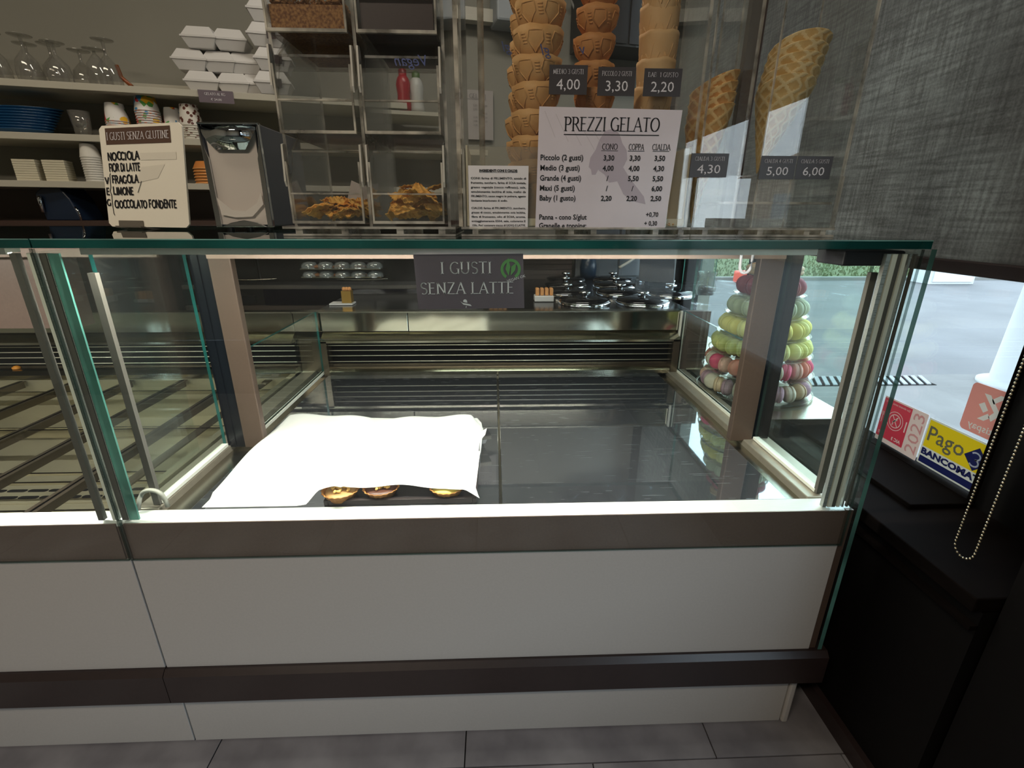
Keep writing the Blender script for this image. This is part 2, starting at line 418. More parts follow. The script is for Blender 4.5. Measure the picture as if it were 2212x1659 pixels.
# ================================================================ SETTING
M['wall'] = mat('grey_green_plaster', (138, 136, 126), 0.8, var=0.03, vscale=3)
M['ceil'] = mat('ceiling_paint', (150, 148, 142), 0.8)
M['darkwall'] = mat('black_lacquered_panel', (10, 8, 8), 0.6, var=0.1, vscale=6, spec=.15)
M['darkwood'] = mat('dark_stained_window_wood', (13, 9, 8), 0.85, spec=.04, var=0.25, vscale=3, stretch=(1, 4, 40))
M['grout'] = mat('dark_grout', (46, 45, 47), 0.9)
M['tile'] = mat('grey_stone_tile', (98, 95, 99), 0.42, rgb2=(128, 125, 128), vscale=7, rvar=0.1, bump=0.05, bscale=60)

struct('floor', MB().box(-3.2, 1.3, -3.0, 3.4, -0.06, -0.004), M['grout'])
fl = bpy.data.objects['floor']
TS = 0.556; g = 0.0015
tm = None
k = 0
for j in range(-4, 2):
    y0 = 0.70 + j*TS
    sh = -0.63 if j % 2 == 0 else -0.35
    for i in range(-4, 3):
        x0 = sh + i*TS; x1 = x0+TS
        if x0 > 0.8 or y0 > 1.4: continue
        mb = MB().box(g, min(TS, 0.82-x0)-g, g, TS-g, 0, 0.006) if x1 > 0.82 else None
        if mb is None and tm is None: tm = obj('tile', MB().box(g, TS-g, g, TS-g, 0, 0.006), M['tile'], bevel=0); tile = tm
        elif mb is None: tile = tm.copy(); COL.objects.link(tile)
        else: tile = obj('tile', mb, M['tile'])
        tile.parent = fl; tile.location = (x0, y0, -0.005)

# back wall, turned 13 degrees away to the right
U = Vector((0.974, 0.229, 0)).normalized(); Nn = Vector((0.229, -0.974, 0)).normalized()   # along the wall, towards the room
def bw(a, d, z):     # a along from (-.9, 2.2), d behind the shelf fronts
    return Vector((-0.9, 2.2, 0)) + U*a - Nn*d + Vector((0, 0, z))
def bwx(x, d, z=0):  # same, by world X on the shelf-front line
    return bw((x+0.9)/U.x, d, z)
mb = MB().obox(bw(-2.2, .27, 0), U*4.6, -Nn*0.1, (0, 0, 2.7)); struct('wall_back', mb, M['wall'])
struct('wall_left', MB().box(-3.2, -3.1, -3.0, 2.4, 0, 2.7), M['wall'])
struct('wall_front', MB().box(-3.2, 1.3, -3.1, -3.0, 0, 2.7), M['wall'])
struct('ceiling', MB().box(-3.2, 1.3, -3.1, 3.4, 2.7, 2.8), M['ceil'])
# right wall: low dark wall, piers and head around two window openings
mb = MB()
mb.box(0.785, 1.10, 0.575, 3.3, 0.0, 0.525)
mb.box(0.93, 1.10, 2.55, 3.3, 0.525, 2.7)
mb.box(0.985, 1.10, 0.81, 2.55, 2.45, 2.7)
struct('wall_right', mb, M['darkwall'])
mb = MB()
mb.box(1.005, 1.10, 0.10, 0.825, 0.0, 2.7)
mb.box(0.80, 1.10, 0.40, 0.565, 0.0, 2.7)
mb.box(0.985, 1.10, -2.20, 0.10, 0.0, 0.58)
mb.box(0.985, 1.10, -2.20, 0.10, 1.53, 2.7)
mb.box(0.985, 1.10, -3.0, -2.20, 0.0, 2.7)
struct('wall_right_pier', mb, M['darkwall'])
struct('baseboard_right', MB().box(0.770, 0.785, 0.575, 3.3, 0.0, 0.045), M['bumper'])
# mouldings on the low wall
struct('trim_1', MB().box(0.772, 0.786, 0.575, 1.6, 0.490, 0.499), M['darkwood'])
mb = MB().box(0.765, 1.02, 0.575, 2.55, 0.527, 0.555)
struct('trim_2', mb, M['darkwood'], bevel=0.003)
struct('trim_3', MB().box(0.86, 1.0, 0.82, 2.55, 0.555, 0.566), M['darkwood'], bevel=0.002)
# window_1 (behind the roller blind)
def window(name, y0, y1, z0, z1, mull=()):
    f = MB(); x0, x1 = 0.995, 1.045; t = 0.028
    f.box(x0, x1, y0, y1, z0, z0+t*.4); f.box(x0, x1, y0, y1, z1-t, z1)
    f.box(x0, x1, y0, y0+.01, z0, z1); f.box(x0, x1, y1-t, y1, z0, z1)
    for m_ in mull: f.box(x0, x1, m_-.02, m_+.02, z0, z1)
    o = struct(name, f, M['darkwood'])
    p = obj('pane', MB().box(1.022, 1.028, y0+.01, y1-t, z0+.01, z1-t), M['winglass'], o)
    return o
window('window_1', 0.825, 2.55, 0.556, 2.45)
window('window_2', -2.20, 0.10, 0.58, 1.53, (-1.1,))
# second opening's own drawn blind above is wall; outside ground
M['asphalt'] = mat('pale_worn_asphalt', (78, 78, 78), 0.85, rgb2=(88, 88, 88), vscale=1.2, bump=0.1, bscale=120)
M['pavement'] = mat('light_concrete_pavement', (90, 89, 86), 0.85, rgb2=(98, 97, 94), vscale=3)
M['hole'] = mat('dark_void', (5, 5, 6), 0.9, spec=.1)  # near-black colour stands in for the shade inside slots and openings
M['kerb'] = mat('white_kerb_stone', (112, 112, 108), 0.8)
M['grass'] = mat('grass_green', (82, 90, 58), 0.9, rgb2=(94, 104, 70), vscale=9)
M['ground'] = mat('outside_ground', (96, 98, 96), 0.9)
struct('outside_ground', MB().box(-40, 60, -40, 60, -0.5, -0.30), M['ground'])
struct('outside_pavement', MB().box(1.10, 60, -20, 3.62, -0.30, -0.10), M['pavement'])
struct('outside_street', MB().box(-6, 60, 3.62, 9.75, -0.30, -0.112), M['asphalt'])
struct('outside_kerb', MB().box(-6, 60, 9.75, 9.90, -0.30, -0.05), M['kerb'])
mb = MB(); mb.obox((-6, 9.9, -0.3), (66, 0, 0), (0, 8, 1.5), (0, 0, .25))
struct('outside_grass_bank', mb, M['grass'])
gr_ = MB(); rr = random.Random(5)
for i in range(12000):
    x = 2.5+rr.random()*16; y = 9.92+rr.random()**1.3*4
    z = -0.05+(y-9.9)*1.5/8; h = .03+rr.random()*.05; a = rr.random()*PI
    dx, dy = math.cos(a)*.02, math.sin(a)*.02; n = gr_.add([(x-dx, y-dy, z), (x+dx, y+dy, z), (x+rr.uniform(-.02, .02), y+rr.uniform(-.02, .02), z+h)]); gr_.face((n, n+1, n+2))
o = obj('grass_blades', gr_, M['grass'], kind='stuff'); tag(o, 'short green grass growing on the bank across the street', 'grass')
t = thing('drain_grate', 'slotted drain grate set across the pale pavement edge outside', 'grate', (3.1, 3.5, -0.10))
M['grate'] = mat('grate_grey', (112, 116, 118), 0.6)
obj('grate_channel', MB().box(1.9, 3.42, 3.36, 3.58, -0.0995, -0.097), M['hole'], t)
for i in range(24):
    x = 1.92+i*.062
    obj('slat', MB().obox((x, 3.365, -0.097), (.10, .205, 0), (.034, 0, 0), (0, 0, .008)), M['grate'], t)
# white bollard-like column outside, at the right of the window
t = thing('street_column', 'round white column with a grey cap standing outside the window', 'column', (4.05, 3.32, -0.10))
obj('shaft', MB().lathe([(.26,0),(.26,.02),(.19,.04),(.165,1.08)], n=32), mat('white_painted_post', (150, 152, 150), 0.6), t, local=True)
obj('cap', MB().lathe([(.165,1.08),(.185,1.085),(.185,1.15),(.15,1.18),(0,1.19)], n=32), mat('grey_cap', (92, 96, 100), 0.4, 0.5), t, local=True)
t = thing('utility_cabinet', 'low white utility cabinet standing on the far kerb outside', 'cabinet', (8.9, 9.3, -0.112))
obj('cabinet_body', MB().box(-.45, .45, -.2, .25, 0, .55), mat('white_cabinet', (178, 182, 184), 0.5), t, local=True, bevel=.01)
obj('door', MB().box(-.40, .40, -.215, -.2, .05, .5), mat('white_cabinet_door', (188, 192, 194), 0.5), t, local=True)
o = obj('road_barrier', MB().box(4.75, 5.25, 9.1, 9.5, -0.112, .12), mat('red_plastic', (205, 70, 50), 0.5), bevel=.03); tag(o, 'red plastic road barrier lying by the far kerb', 'barrier')
# house, wall and trees seen only mirrored in the cone stands
M['house'] = mat('ochre_render', (150, 128, 104), 0.8, rgb2=(128, 104, 84), vscale=2)
M['stone'] = mat('pale_stone_wall', (150, 140, 124), 0.85, rgb2=(96, 84, 70), vscale=2.4, bump=.4, bscale=5)
t = thing('house', 'ochre house with a low roof across the street, mirrored in the cone stand', 'house', (14, -10, 0))
obj('wall', MB().box(10.5, 18, -19, -5.2, -0.3, 2.6), M['house'], t)
obj('roof', MB().extrude([(10.1,2.6),(18.4,2.6),(14.2,4.3)], (0,14.4,0), (0,-19.4,0), (1,0,0), (0,0,1)), mat('roof_tiles', (128, 90, 70), 0.8), t)
for i in range(4): obj('window', MB().box(10.45, 10.5, -17+i*3.1, -15.9+i*3.1, .7, 1.9), mat('dark_house_window', (50, 56, 62), 0.2), t)
o = obj('garden_wall', MB().box(8.4, 8.8, -18, 1, -0.3, 1.05), M['stone']); tag(o, 'low pale stone wall across the street, mirrored in the cone stands', 'wall')

# ---- roller blind
m, nt, b = newmat('grey_screen_fabric')
nt.nodes.remove(b); out = nt.nodes['Material Output']
tcn = nt.nodes.new('ShaderNodeTexCoord')
def noise(scale, stretch, det=3, rot=(0,0,0)):
    mp = nt.nodes.new('ShaderNodeMapping'); mp.inputs['Scale'].default_value = stretch; mp.inputs['Rotation'].default_value = rot
    nt.links.new(tcn.outputs['Object'], mp.inputs[0]); n = nt.nodes.new('ShaderNodeTexNoise'); n.inputs['Scale'].default_value = scale; n.inputs['Detail'].default_value = det
    nt.links.new(mp.outputs[0], n.inputs['Vector']); return n
def mth(op, a, b_=None, c=None):
    n = nt.nodes.new('ShaderNodeMath'); n.operation = op
    for i, v in enumerate((a, b_, c)):
        if v is None: continue
        if isinstance(v, (int, float)): n.inputs[i].default_value = v
        else: nt.links.new(v, n.inputs[i])
    return n.outputs[0]
n1 = noise(150, (1, 1, .07)); n2 = noise(150, (1, .07, 1)); n3 = noise(260, (1, 1, 1)); n4 = noise(2.2, (1, 1, 1.0), 2)
s_ = mth('ADD', mth('MULTIPLY', n1.outputs['Fac'], n2.outputs['Fac']), mth('MULTIPLY', n3.outputs['Fac'], .35))
mr = nt.nodes.new('ShaderNodeMapRange'); mr.inputs['From Min'].default_value = .30; mr.inputs['From Max'].default_value = .62; mr.inputs['To Min'].default_value = .70; mr.inputs['To Max'].default_value = 1.4
nt.links.new(s_, mr.inputs[0])
mr2 = nt.nodes.new('ShaderNodeMapRange'); mr2.inputs['From Min'].default_value = .35; mr2.inputs['From Max'].default_value = .68; mr2.inputs['To Min'].default_value = .75; mr2.inputs['To Max'].default_value = 1.35
nt.links.new(n4.outputs['Fac'], mr2.inputs[0])  # broad noise puts an uneven backlit glow into the fabric's translucency
wv = mth('MULTIPLY', mr.outputs[0], mr2.outputs[0])
dcol = nt.nodes.new('ShaderNodeMix'); dcol.data_type = 'RGBA'; dcol.inputs['A'].default_value = (.03,.03,.032,1); dcol.inputs['B'].default_value = (.10,.10,.10,1)
nt.links.new(mth('MULTIPLY', mr.outputs[0], .5), dcol.inputs[0])
df = nt.nodes.new('ShaderNodeBsdfDiffuse'); nt.links.new(dcol.outputs['Result'], df.inputs[0])
tl = nt.nodes.new('ShaderNodeBsdfTranslucent')
tcv = nt.nodes.new('ShaderNodeVectorMath'); tcv.operation = 'SCALE'; tcv.inputs[0].default_value = (.168, .160, .142); nt.links.new(wv, tcv.inputs['Scale'])
nt.links.new(tcv.outputs[0], tl.inputs[0])
ad = nt.nodes.new('ShaderNodeAddShader'); nt.links.new(df.outputs[0], ad.inputs[0]); nt.links.new(tl.outputs[0], ad.inputs[1]); nt.links.new(ad.outputs[0], out.inputs[0])
M['blind'] = m
t = thing('roller_blind', 'grey woven roller blind pulled down over the right-hand window', 'blind', (0.85, 1.6, 1.04))
obj('fabric', MB().box(0.850, 0.8515, 0.655, 2.50, 1.052, 2.6), M['blind'], t)
obj('bottom_bar', MB().box(0.844, 0.858, 0.655, 2.50, 1.031, 1.056), mat('dark_brown_bar', (36, 26, 27), 0.4), t, bevel=.003)
obj('roller', MB().tube([(0.85,0.65,2.62),(0.85,2.51,2.62)], .03, 16), M['black'], t)
# bead chain
t = thing('bead_chain', 'steel bead chain loop hanging in front of the window jamb', 'chain', (0.80, 0.645, 0.575))
cpts = []
for i in range(150): cpts.append((0.80, 0.664-.0002*i*.02, 0.598+i*.0062))
for i in range(1, 9):
    a = PI*i/9; cpts.append((0.80, 0.6465+.0175*math.cos(a), 0.598-.020*math.sin(a)))
for i in range(150): cpts.append((0.80, 0.629+.00001*i, 0.598+i*.0062))
mb = MB()
for p in cpts: mb.lathe([(0,-.0023),(.0017,-.0016),(.0023,0),(.0017,.0016),(0,.0023)], p, 6)
obj('beads', mb, mat('steel_beads', (190, 178, 150), 0.25, 0.9), t, kind='stuff')
mb = MB().tube([(.80,.664,.598+149*.0062)]+[(.80,.664,.598)]+[cpts[150+i] for i in range(8)]+[(.80,.629,.598),(.80,.629,.598+149*.0062)], .0007, 5)
obj('cord', mb, M['black'], t)

# ================================================================ DISPLAY CASES
XL, XR = -0.687, 0.695
ZT = 1.095
def front(t, x0, x1, right):
    obj('front_panel', MB().box(x0+.001, x1-.018 if right else x1-.001, 0.762, 0.785, 0.243, 0.514), M['white'], t, bevel=.001)
    obj('band', MB().box(x0+.0008, x1-.016 if right else x1-.0008, 0.768, 0.79, 0.512, 0.5858), M['bronze_d'], t)
    obj('band_top_lip', MB().box(x0+.0008, x1-.012, 0.7655, 0.768, 0.512, 0.5925), M['bronze_d'], t)
    obj('plinth_panel', MB().box(x0+.001, x1-.03 if right else x1-.001, 0.776, 0.80, 0.004, 0.150), M['white'], t, bevel=.001)
    mb = MB().extrude([(.785,.150),(.757,.150),(.747,.160),(.747,.232),(.757,.243),(.785,.243)], (x1-x0+(.02 if right else 0), 0, 0), (x0,0,0), (0,1,0), (0,0,1))
    obj('bumper_rail', mb, M['bumper'], t)
    obj('front_rail', MB().extrude([(.768,.586),(.768,.5925),(.795,.6015),(.797,.5995),(.797,.586)], (x1-x0-.006,0,0), (x0+.001,0,0), (0,1,0), (0,0,1)), M['railalu'], t)
    obj('carcass', MB().box(x0+.002, x1-.02, 0.80, 1.66, 0.02, 0.43), M['black'], t)
def case_top(t, x0, x1, y1=1.66):
    mb = MB().box(x0+.0008, x1, 0.762, y1, 1.0815, ZT, 0, 'z', 1)
    p_ = obj('top_glass', mb, [M['topglass'], M['teal']], t)
    obj('arris_highlight', MB().box(x0+.0008, x1, .7612, .7620, ZT-.0016, ZT), M['arris_glint'], p_)  # pale strip painting a highlight along the top edge of the glass
M['topglass'] = glass('counter_top_glass', (0.62, 0.68, 0.66), 0.05, haze=0.02, hazec=(.3,.3,.3))
def front_glass(t, x0, x1):
    obj('front_glass', MB().box(x0+.001, x1-.001, 0.7585, 0.7645, 0.516, 1.0810, 0, 'y', 1), [M['glass'], M['dimedge']], t)

led = newmat('led_strip_light')[0]; bb = led.node_tree.nodes['Principled BSDF']
bb.inputs['Base Color'].default_value = (1,1,1,1); bb.inputs['Emission Color'].default_value = (1.0, .95, .86, 1); bb.inputs['Emission Strength'].default_value = 330
def led_bar(t, x0, x1):
    h = obj('led_housing', MB().box(x0, x1, 0.778, 0.800, 1.0735, 1.0805).box(x0, x1, 0.775, 0.778, 1.0712, 1.0805), M['gasket'], t)
    # the diode strip looks down and back into the case
    mb = MB(); n = mb.add([(x0+.01,0.7995,1.0735),(x1-.01,0.7995,1.0735),(x1-.01,0.790,1.0715),(x0+.01,0.790,1.0715)]); mb.face((n,n+1,n+2,n+3)); n = mb.add([(x0+.01,0.7995,1.0733),(x1-.01,0.7995,1.0733),(x1-.01,0.7905,1.0713),(x0+.01,0.7905,1.0713)])
    obj('led_strip', mb, led, h)

# ---------------- right module (pastry case)
pc = thing('pastry_display_case', 'white and bronze glass counter case with the mirror-steel deck, right-hand module', 'display case', (0.0, 0.762, 0))
front(pc, XL, XR, True); case_top(pc, XL, XR); front_glass(pc, XL, XR-.012); led_bar(pc, -.63, .52)
# bronze end upright beside the panel and full-height end glass
obj('end_profile', MB().box(.6775, .6925, .765, .79, .243, .594), M['bronze'], pc)
obj('end_glass', MB().box(.6945, .7035, .760, 1.66, .236, 1.0812, 0, 'x', 1), [M['glass'], M['teal3']], pc)
obj('plinth_corner', MB().box(.667, .682, .770, .79, .004, .150), M['white'], pc, bevel=.004)
# decks
def deckp(name, x0, x1):
    o = obj(name, MB().box(x0, x1, .797, 1.628, .592, .600), M['deck'], pc, bevel=.0012)
deckp('deck_plate', -.583, .006); deckp('deck_plate', .0115, .579)
obj('deck_seam', MB().box(.0062, .0113, .797, 1.628, .585, .597), M['steelmid'], pc)
for sgn, xa, xb, xc in ((-1, -.585, -.640, -.684), (1, .581, .618, .690)):
    a, b_ = sorted((xa, xb)); obj('side_channel', MB().box(a, b_, .797, 1.64, .575, .588), M['steelmid'], pc)
    a, b_ = sorted((xb, xc)); obj('side_sill', MB().box(a, b_, .797, 1.66, .570, .604), M['aluwarm'], pc, bevel=.002)
# rear air grille
ag = obj('air_grille', MB().box(-.686, .649, 1.645, 1.66, .600, .722)
     .box(-.594, -.575, 1.60, 1.645, .60, .722).box(.625, .649, 1.60, 1.645, .60, .722), M['steeldark'], pc)
obj('grille_void', MB().box(-.573, .623, 1.640, 1.6445, .632, .716), M['hole'], ag)
for z in (.646, .667, .686, .704): obj('wire', MB().tube([(-.575,1.618,z),(.625,1.618,z)], .0016, 6), M['wire'], ag)
obj('grille_lip', MB().extrude([(1.602,.600),(1.602,.6125),(1.612,.620),(1.640,.620),(1.640,.600)], (1.198,0,0), (-.575,0,0), (0,1,0), (0,0,1)), M['steel'], ag)
obj('grille_upper_lip', MB().extrude([(1.600,.716),(1.600,.7235),(1.640,.748),(1.650,.748),(1.650,.716)], (1.243,0,0), (-.594,0,0), (0,1,0), (0,0,1)), M['steel'], ag)
obj('back_panel', MB().box(-.686, -.30, 1.632, 1.66, .750, .8155).box(-.297, .649, 1.630, 1.66, .750, .8155), M['steelpanel'], pc, bevel=.001)
obj('back_panel_edge', MB().box(-.686, .649, 1.624, 1.662, .8155, .820), M['steelmid'], pc)
# uprights with rail
for xa, xb, xd in ((-.603, -.556, -.645), (.584, .640, .683)):
    a, b_ = sorted((xa, xb)); p = obj('upright', MB().box(a, b_, 1.055, 1.075, .600, 1.066), M['bronze'], pc, bevel=.002)
    n_ = xa if xd < 0 else xb
    a, b_ = sorted((n_, xd)); obj('upright_side', MB().box(a, b_, 1.060, 1.080, .600, 1.066).box(a+.016, a+.02, 1.0575, 1.060, .600, 1.066), M['navy'], p)
ra = obj('top_rail', MB().box(-.60, .636, 1.048, 1.0545, 1.0425, 1.0655), M['rail'], pc)
for x in (-.282, .262): obj('screw', MB().lathe([(.009,0),(.008,.004),(.004,.006),(0,.0065)], n=14).xform(Matrix.Translation((x, 1.048, 1.064)) @ Matrix.Rotation(PI/2, 4, 'X')), M['gasket'], ra)
# inner partitions: tall pane in front of the upright, low pane behind it
for s in (-1, 1):
    X = .648*s
    p = obj('partition_glass', MB().box(X-.0035, X+.0035, .815, 1.053, .612, 1.068, 0, 'x', 1), [M['glass'], M['teal'] if s < 0 else M['dimedge']], pc)
    obj('partition_gasket', MB().box(X-.006, X+.006, .806, .815, .606, 1.040), M['gasket_g'], p)
    obj('partition_gasket', MB().box(X-.007, X+.007, .812, 1.053, .6055, .6125), M['gasket'], p)
    X = .603*s if s < 0 else .655
    p = obj('low_partition_glass', MB().box(X-.0035, X+.0035, 1.085, 1.615, .612, .822, 0, 'x', 1), [M['glass'], M['teal']], pc)
    obj('partition_gasket', MB().box(X-.006, X+.006, 1.085, 1.615, .604, .612), M['gasket'], p)
    if s > 0: obj('partition_gasket', MB().box(X-.008, X+.008, 1.615, 1.626, .604, .818), M['gasket'], p)
    else: obj('partition_gasket', MB().box(X-.006, X+.006, 1.078, 1.085, .604, .800), M['gasket'], p)
# corner profiles right behind the front glass
mb = MB()
for x0, x1, mm, yb in ((.630, .637, 1, .776), (.640, .648, 0, .782), (.6485, .655, 2, .776), (.658, .664, 0, .772), (.668, .6715, 1, .772), (.677, .6805, 2, .772)):
    mb.box(x0, x1, .7675, yb, .600, 1.0735, mm)
obj('corner_profile', mb, [M['gasket'], M['alu'], M['gasket_g']], pc)
mb = MB()
for x0, x1, mm in ((-.686, -.676, 2), (-.6745, -.6735, 1)):
    mb.box(x0, x1, .7675, .776, .600, 1.0735, mm)
mb.box(-.6725, -.656, .7675, .771, .600, 1.0735, 3)
obj('corner_profile', mb, [M['gasket'], M['alu'], M['gasket_g'], M['teal2']], pc)
hc = obj('hinge_cover', MB().box(.566, .667, .775, .845, 1.054, 1.078), mat('charcoal_plastic', (24, 23, 27), 0.6, spec=.2), pc, bevel=.003)
# white cable loop under the rail, clear hose loop at the lower left corner
mb = MB().tube([(.529,1.035,1.075)]+[(.529,1.035,1.04)]+[(.5415-.0125*math.cos(a), 1.035, 1.030-.016*math.sin(a)) for a in [PI*i/12 for i in range(1,12)]]+[(.554,1.035,1.04),(.554,1.035,1.075)], .0032, 8)
obj('cable_loop', mb, mat('white_cable', (225, 222, 228), 0.4), pc)
mb = MB().tube([(-.672,.790,.606),(-.668,.795,.626)]+[(-.648-.02*math.cos(a), .80, .626+.016*math.sin(a)) for a in [PI*i/10 for i in range(1,10)]]+[(-.628,.803,.620),(-.626,.803,.604)], .0042, 8)
obj('hose_loop', mb, mat('translucent_hose', (200, 198, 186), 0.3, trans=.3), pc)
# dark panel behind the right partition
obj('rear_pillar', MB().box(.655, .76, 1.635, 1.66, .60, .815), M['bronze_d'], pc)

# ---------------- left module (gelato case)
gc = thing('gelato_display_case', 'white and bronze glass counter case with an empty steel pan rack, left-hand module', 'display case', (-1.45, 0.762, 0))
G0, G1 = -2.25, XL-.0015
front(gc, G0, G1, False); case_top(gc, G0, G1); front_glass(gc, G0, G1); led_bar(gc, -2.2, -.74)
mb = MB()
for x0, x1, mm in ((-.729, -.719, 2), (-.7035, -.698, 0), (-.697, -.693, 1)):
    mb.box(x0, x1, .7675, .776, .600, 1.0735, mm)
obj('corner_profile', mb, [M['gasket'], M['alu'], M['gasket_g']], gc)
obj('side_glass', MB().box(-.712, -.708, .778, 1.05, .60, 1.074), M['glass'], gc)
obj('basin', MB().box(G0, -.70, .86, 1.62, .44, .452).box(G0, -.70, 1.605, 1.62, .452, .60).box(-.72, -.70, .86, 1.62, .452, .60), M['basin'], gc)
# perforated front plate of the basin
pf = obj('perforated_plate', MB().box(G0, -.722, 1.055, 1.145, .4525, .4545), M['basin'], gc)
for r_ in range(2):
    for i in range(28):
        mb = MB(); x = -.745-i*.052-(r_%2)*.004; P = arc(x-.036, 1.082+.032*r_, .0065, .0065, 90, 270, 5)+arc(x, 1.082+.032*r_, .0065, .0065, -90, 90, 5)
        mb.extrude(P, (0,0,.0006), (0,0,.4546)); obj('slot', mb, M['hole'], pf)
for y, z, hgt in ((1.195, .588, .022), (1.04, .52, .006), (.95, .50, .006), (1.12, .50, .006), (1.36, .52, .006), (1.50, .585, .012)):
    obj('cross_bar', MB().box(G0, -.70, y, y+.007, z-hgt, z), M['steel'], gc)
for x in (-.895, -1.075, -1.255, -1.435, -1.615, -1.795, -1.975):
    obj('divider_bar', MB().box(x-.003, x+.003, .800, 1.60, .566, .590).box(x-.012, x+.012, .800, 1.60, .588, .590), M['steeldark'], gc)
obj('divider_bar', MB().box(-.80, -.776, .90, 1.60, .584, .588), M['steeldark'], gc)
ag = obj('air_grille', MB().box(G0, -.689, 1.645, 1.66, .600, .722), M['steeldark'], gc)
obj('grille_void', MB().box(G0, -.69, 1.640, 1.6445, .632, .716), M['hole'], ag)
for z in (.646, .667, .686, .704): obj('wire', MB().tube([(G0,1.618,z),(-.69,1.618,z)], .0016, 6), M['wire'], ag)
obj('grille_lip', MB().extrude([(1.59,.600),(1.59,.612),(1.600,.626),(1.640,.626),(1.640,.600)], (-.69-G0,0,0), (G0,0,0), (0,1,0), (0,0,1)), M['steel'], ag)
obj('grille_upper_lip', MB().extrude([(1.600,.716),(1.600,.7235),(1.640,.748),(1.650,.748),(1.650,.716)], (-.69-G0,0,0), (G0,0,0), (0,1,0), (0,0,1)), M['steel'], ag)
obj('back_panel', MB().box(G0, -.689, 1.632, 1.66, .750, .8155), M['steel'], gc, bevel=.001)
obj('back_panel_edge', MB().box(G0, -.689, 1.624, 1.662, .8155, .820), M['steelmid'], gc)
for i in range(9):
    x = -.72-i*.165
    obj('fin', MB().extrude([(0,0),(.018,0),(.0,.0),(.0,.02)], (.003,0,0), (x,1.60,.60), (0,1,0), (0,0,1)), M['steelmid'], gc)
obj('top_rail', MB().box(G0, -.70, 1.048, 1.0545, 1.0455, 1.0655), M['bronze'], gc)
obj('rear_hood', MB().box(G0, -1.12, 1.30, 1.36, .84, 1.05), M['bronze_d'], gc)
o = obj('caramel_crumb', MB().lathe([(0,0),(.012,.001),(.013,.007),(.006,.012),(0,.013)], (-1.64,1.62,.626), 7), mat('caramel', (190, 120, 30), 0.5)); tag(o, 'small caramel-coloured crumb on the left case back ledge', 'crumb')
# ================================================================ IN THE CASE
# dark baking tray under the parchment
tr = thing('baking_tray', 'dark shallow baking tray on the steel deck, mostly under white parchment', 'tray', (-.24, .99, .600))
M['tray'] = mat('dark_tray', (52, 44, 44), 0.4, 0.3)
mb = MB().box(-.088, .198, -.185, .175, .0005, .004)
for a in ((-.092,-.084,-.189,.179),(.194,.202,-.189,.179)): mb.box(*a, .0005, .012)
for a in ((-.084,.194,-.189,-.181),(-.084,.194,.171,.179)): mb.box(*a, .0005, .012)
obj('tray_body', mb, M['tray'], tr, local=True, bevel=.001)
obj('liner', MB().box(-.082, .19, -.178, .17, .004, .006), mat('black_liner', (28, 24, 28), 0.5), tr, local=True)
M['crust'] = mat('tart_crust', (196, 138, 70), 0.6, rgb2=(160, 100, 44), vscale=90, bump=.3, bscale=300)
M['choco'] = mat('chocolate_cream', (86, 50, 36), 0.35)
M['pine'] = mat('pine_nut', (228, 190, 108), 0.5)
M['custard'] = mat('pistachio_custard', (190, 176, 84), 0.3)
M['cream'] = mat('tan_cream', (186, 146, 92), 0.4)
def tart(loc, label, top, kind):
    t = thing('tartlet', label, 'tartlet', loc, random.random()*3, 'tartlets on the baking tray')
    n = 40; prof = [(0,0),(.026,0),(.034,.018),(.0365,.0185),(.0345,.0165),(.031,.010),(0,.010)]
    mb = MB().lathe(prof, n=n)
    for i, v in enumerate(mb.v):
        r = math.hypot(v[0], v[1])
        if r > .03: a = math.atan2(v[1], v[0]); k = 1+.035*(1 if int((a+PI)/(2*PI)*n+.5) % 2 else -1); mb.v[i] = (v[0]*k, v[1]*k, v[2])
    obj('crust', mb, M['crust'], t, local=True)
    obj('filling', MB().lathe([(.031,.011),(.029,.015),(.018,.017 if kind != 'y' else .019),(0,.018)], n=28), top, t, local=True)
    rr = random.Random(len(label))
    if kind == 'n':
        for i in range(16):
            a, r = rr.random()*6.28, .020*math.sqrt(rr.random()); h = .0185+rr.random()*.004
            nm = MB().lathe([(0,-.0045),(.0022,-.003),(.0028,0),(.0018,.004),(0,.0055)], n=7).xform(Matrix.Translation((r*math.cos(a), r*math.sin(a), h)) @ Matrix.Rotation(rr.random()*6.28, 4, 'Z') @ Matrix.Rotation(1.45, 4, 'Y'))
            obj('pine_nut', nm, M['pine'], t, local=True)
    return t
tart((-.228, .834, .6050), 'chocolate tartlet with pine nuts on top, middle of the three in view', M['choco'], 'n')
tart((-.305, .826, .6050), 'pine nut tartlet at the parchment edge, leftmost of the three', M['cream'], 'n')
tart((-.098, .834, .6050), 'tartlet with smooth yellow-green custard, rightmost of the three', M['custard'], 'y')
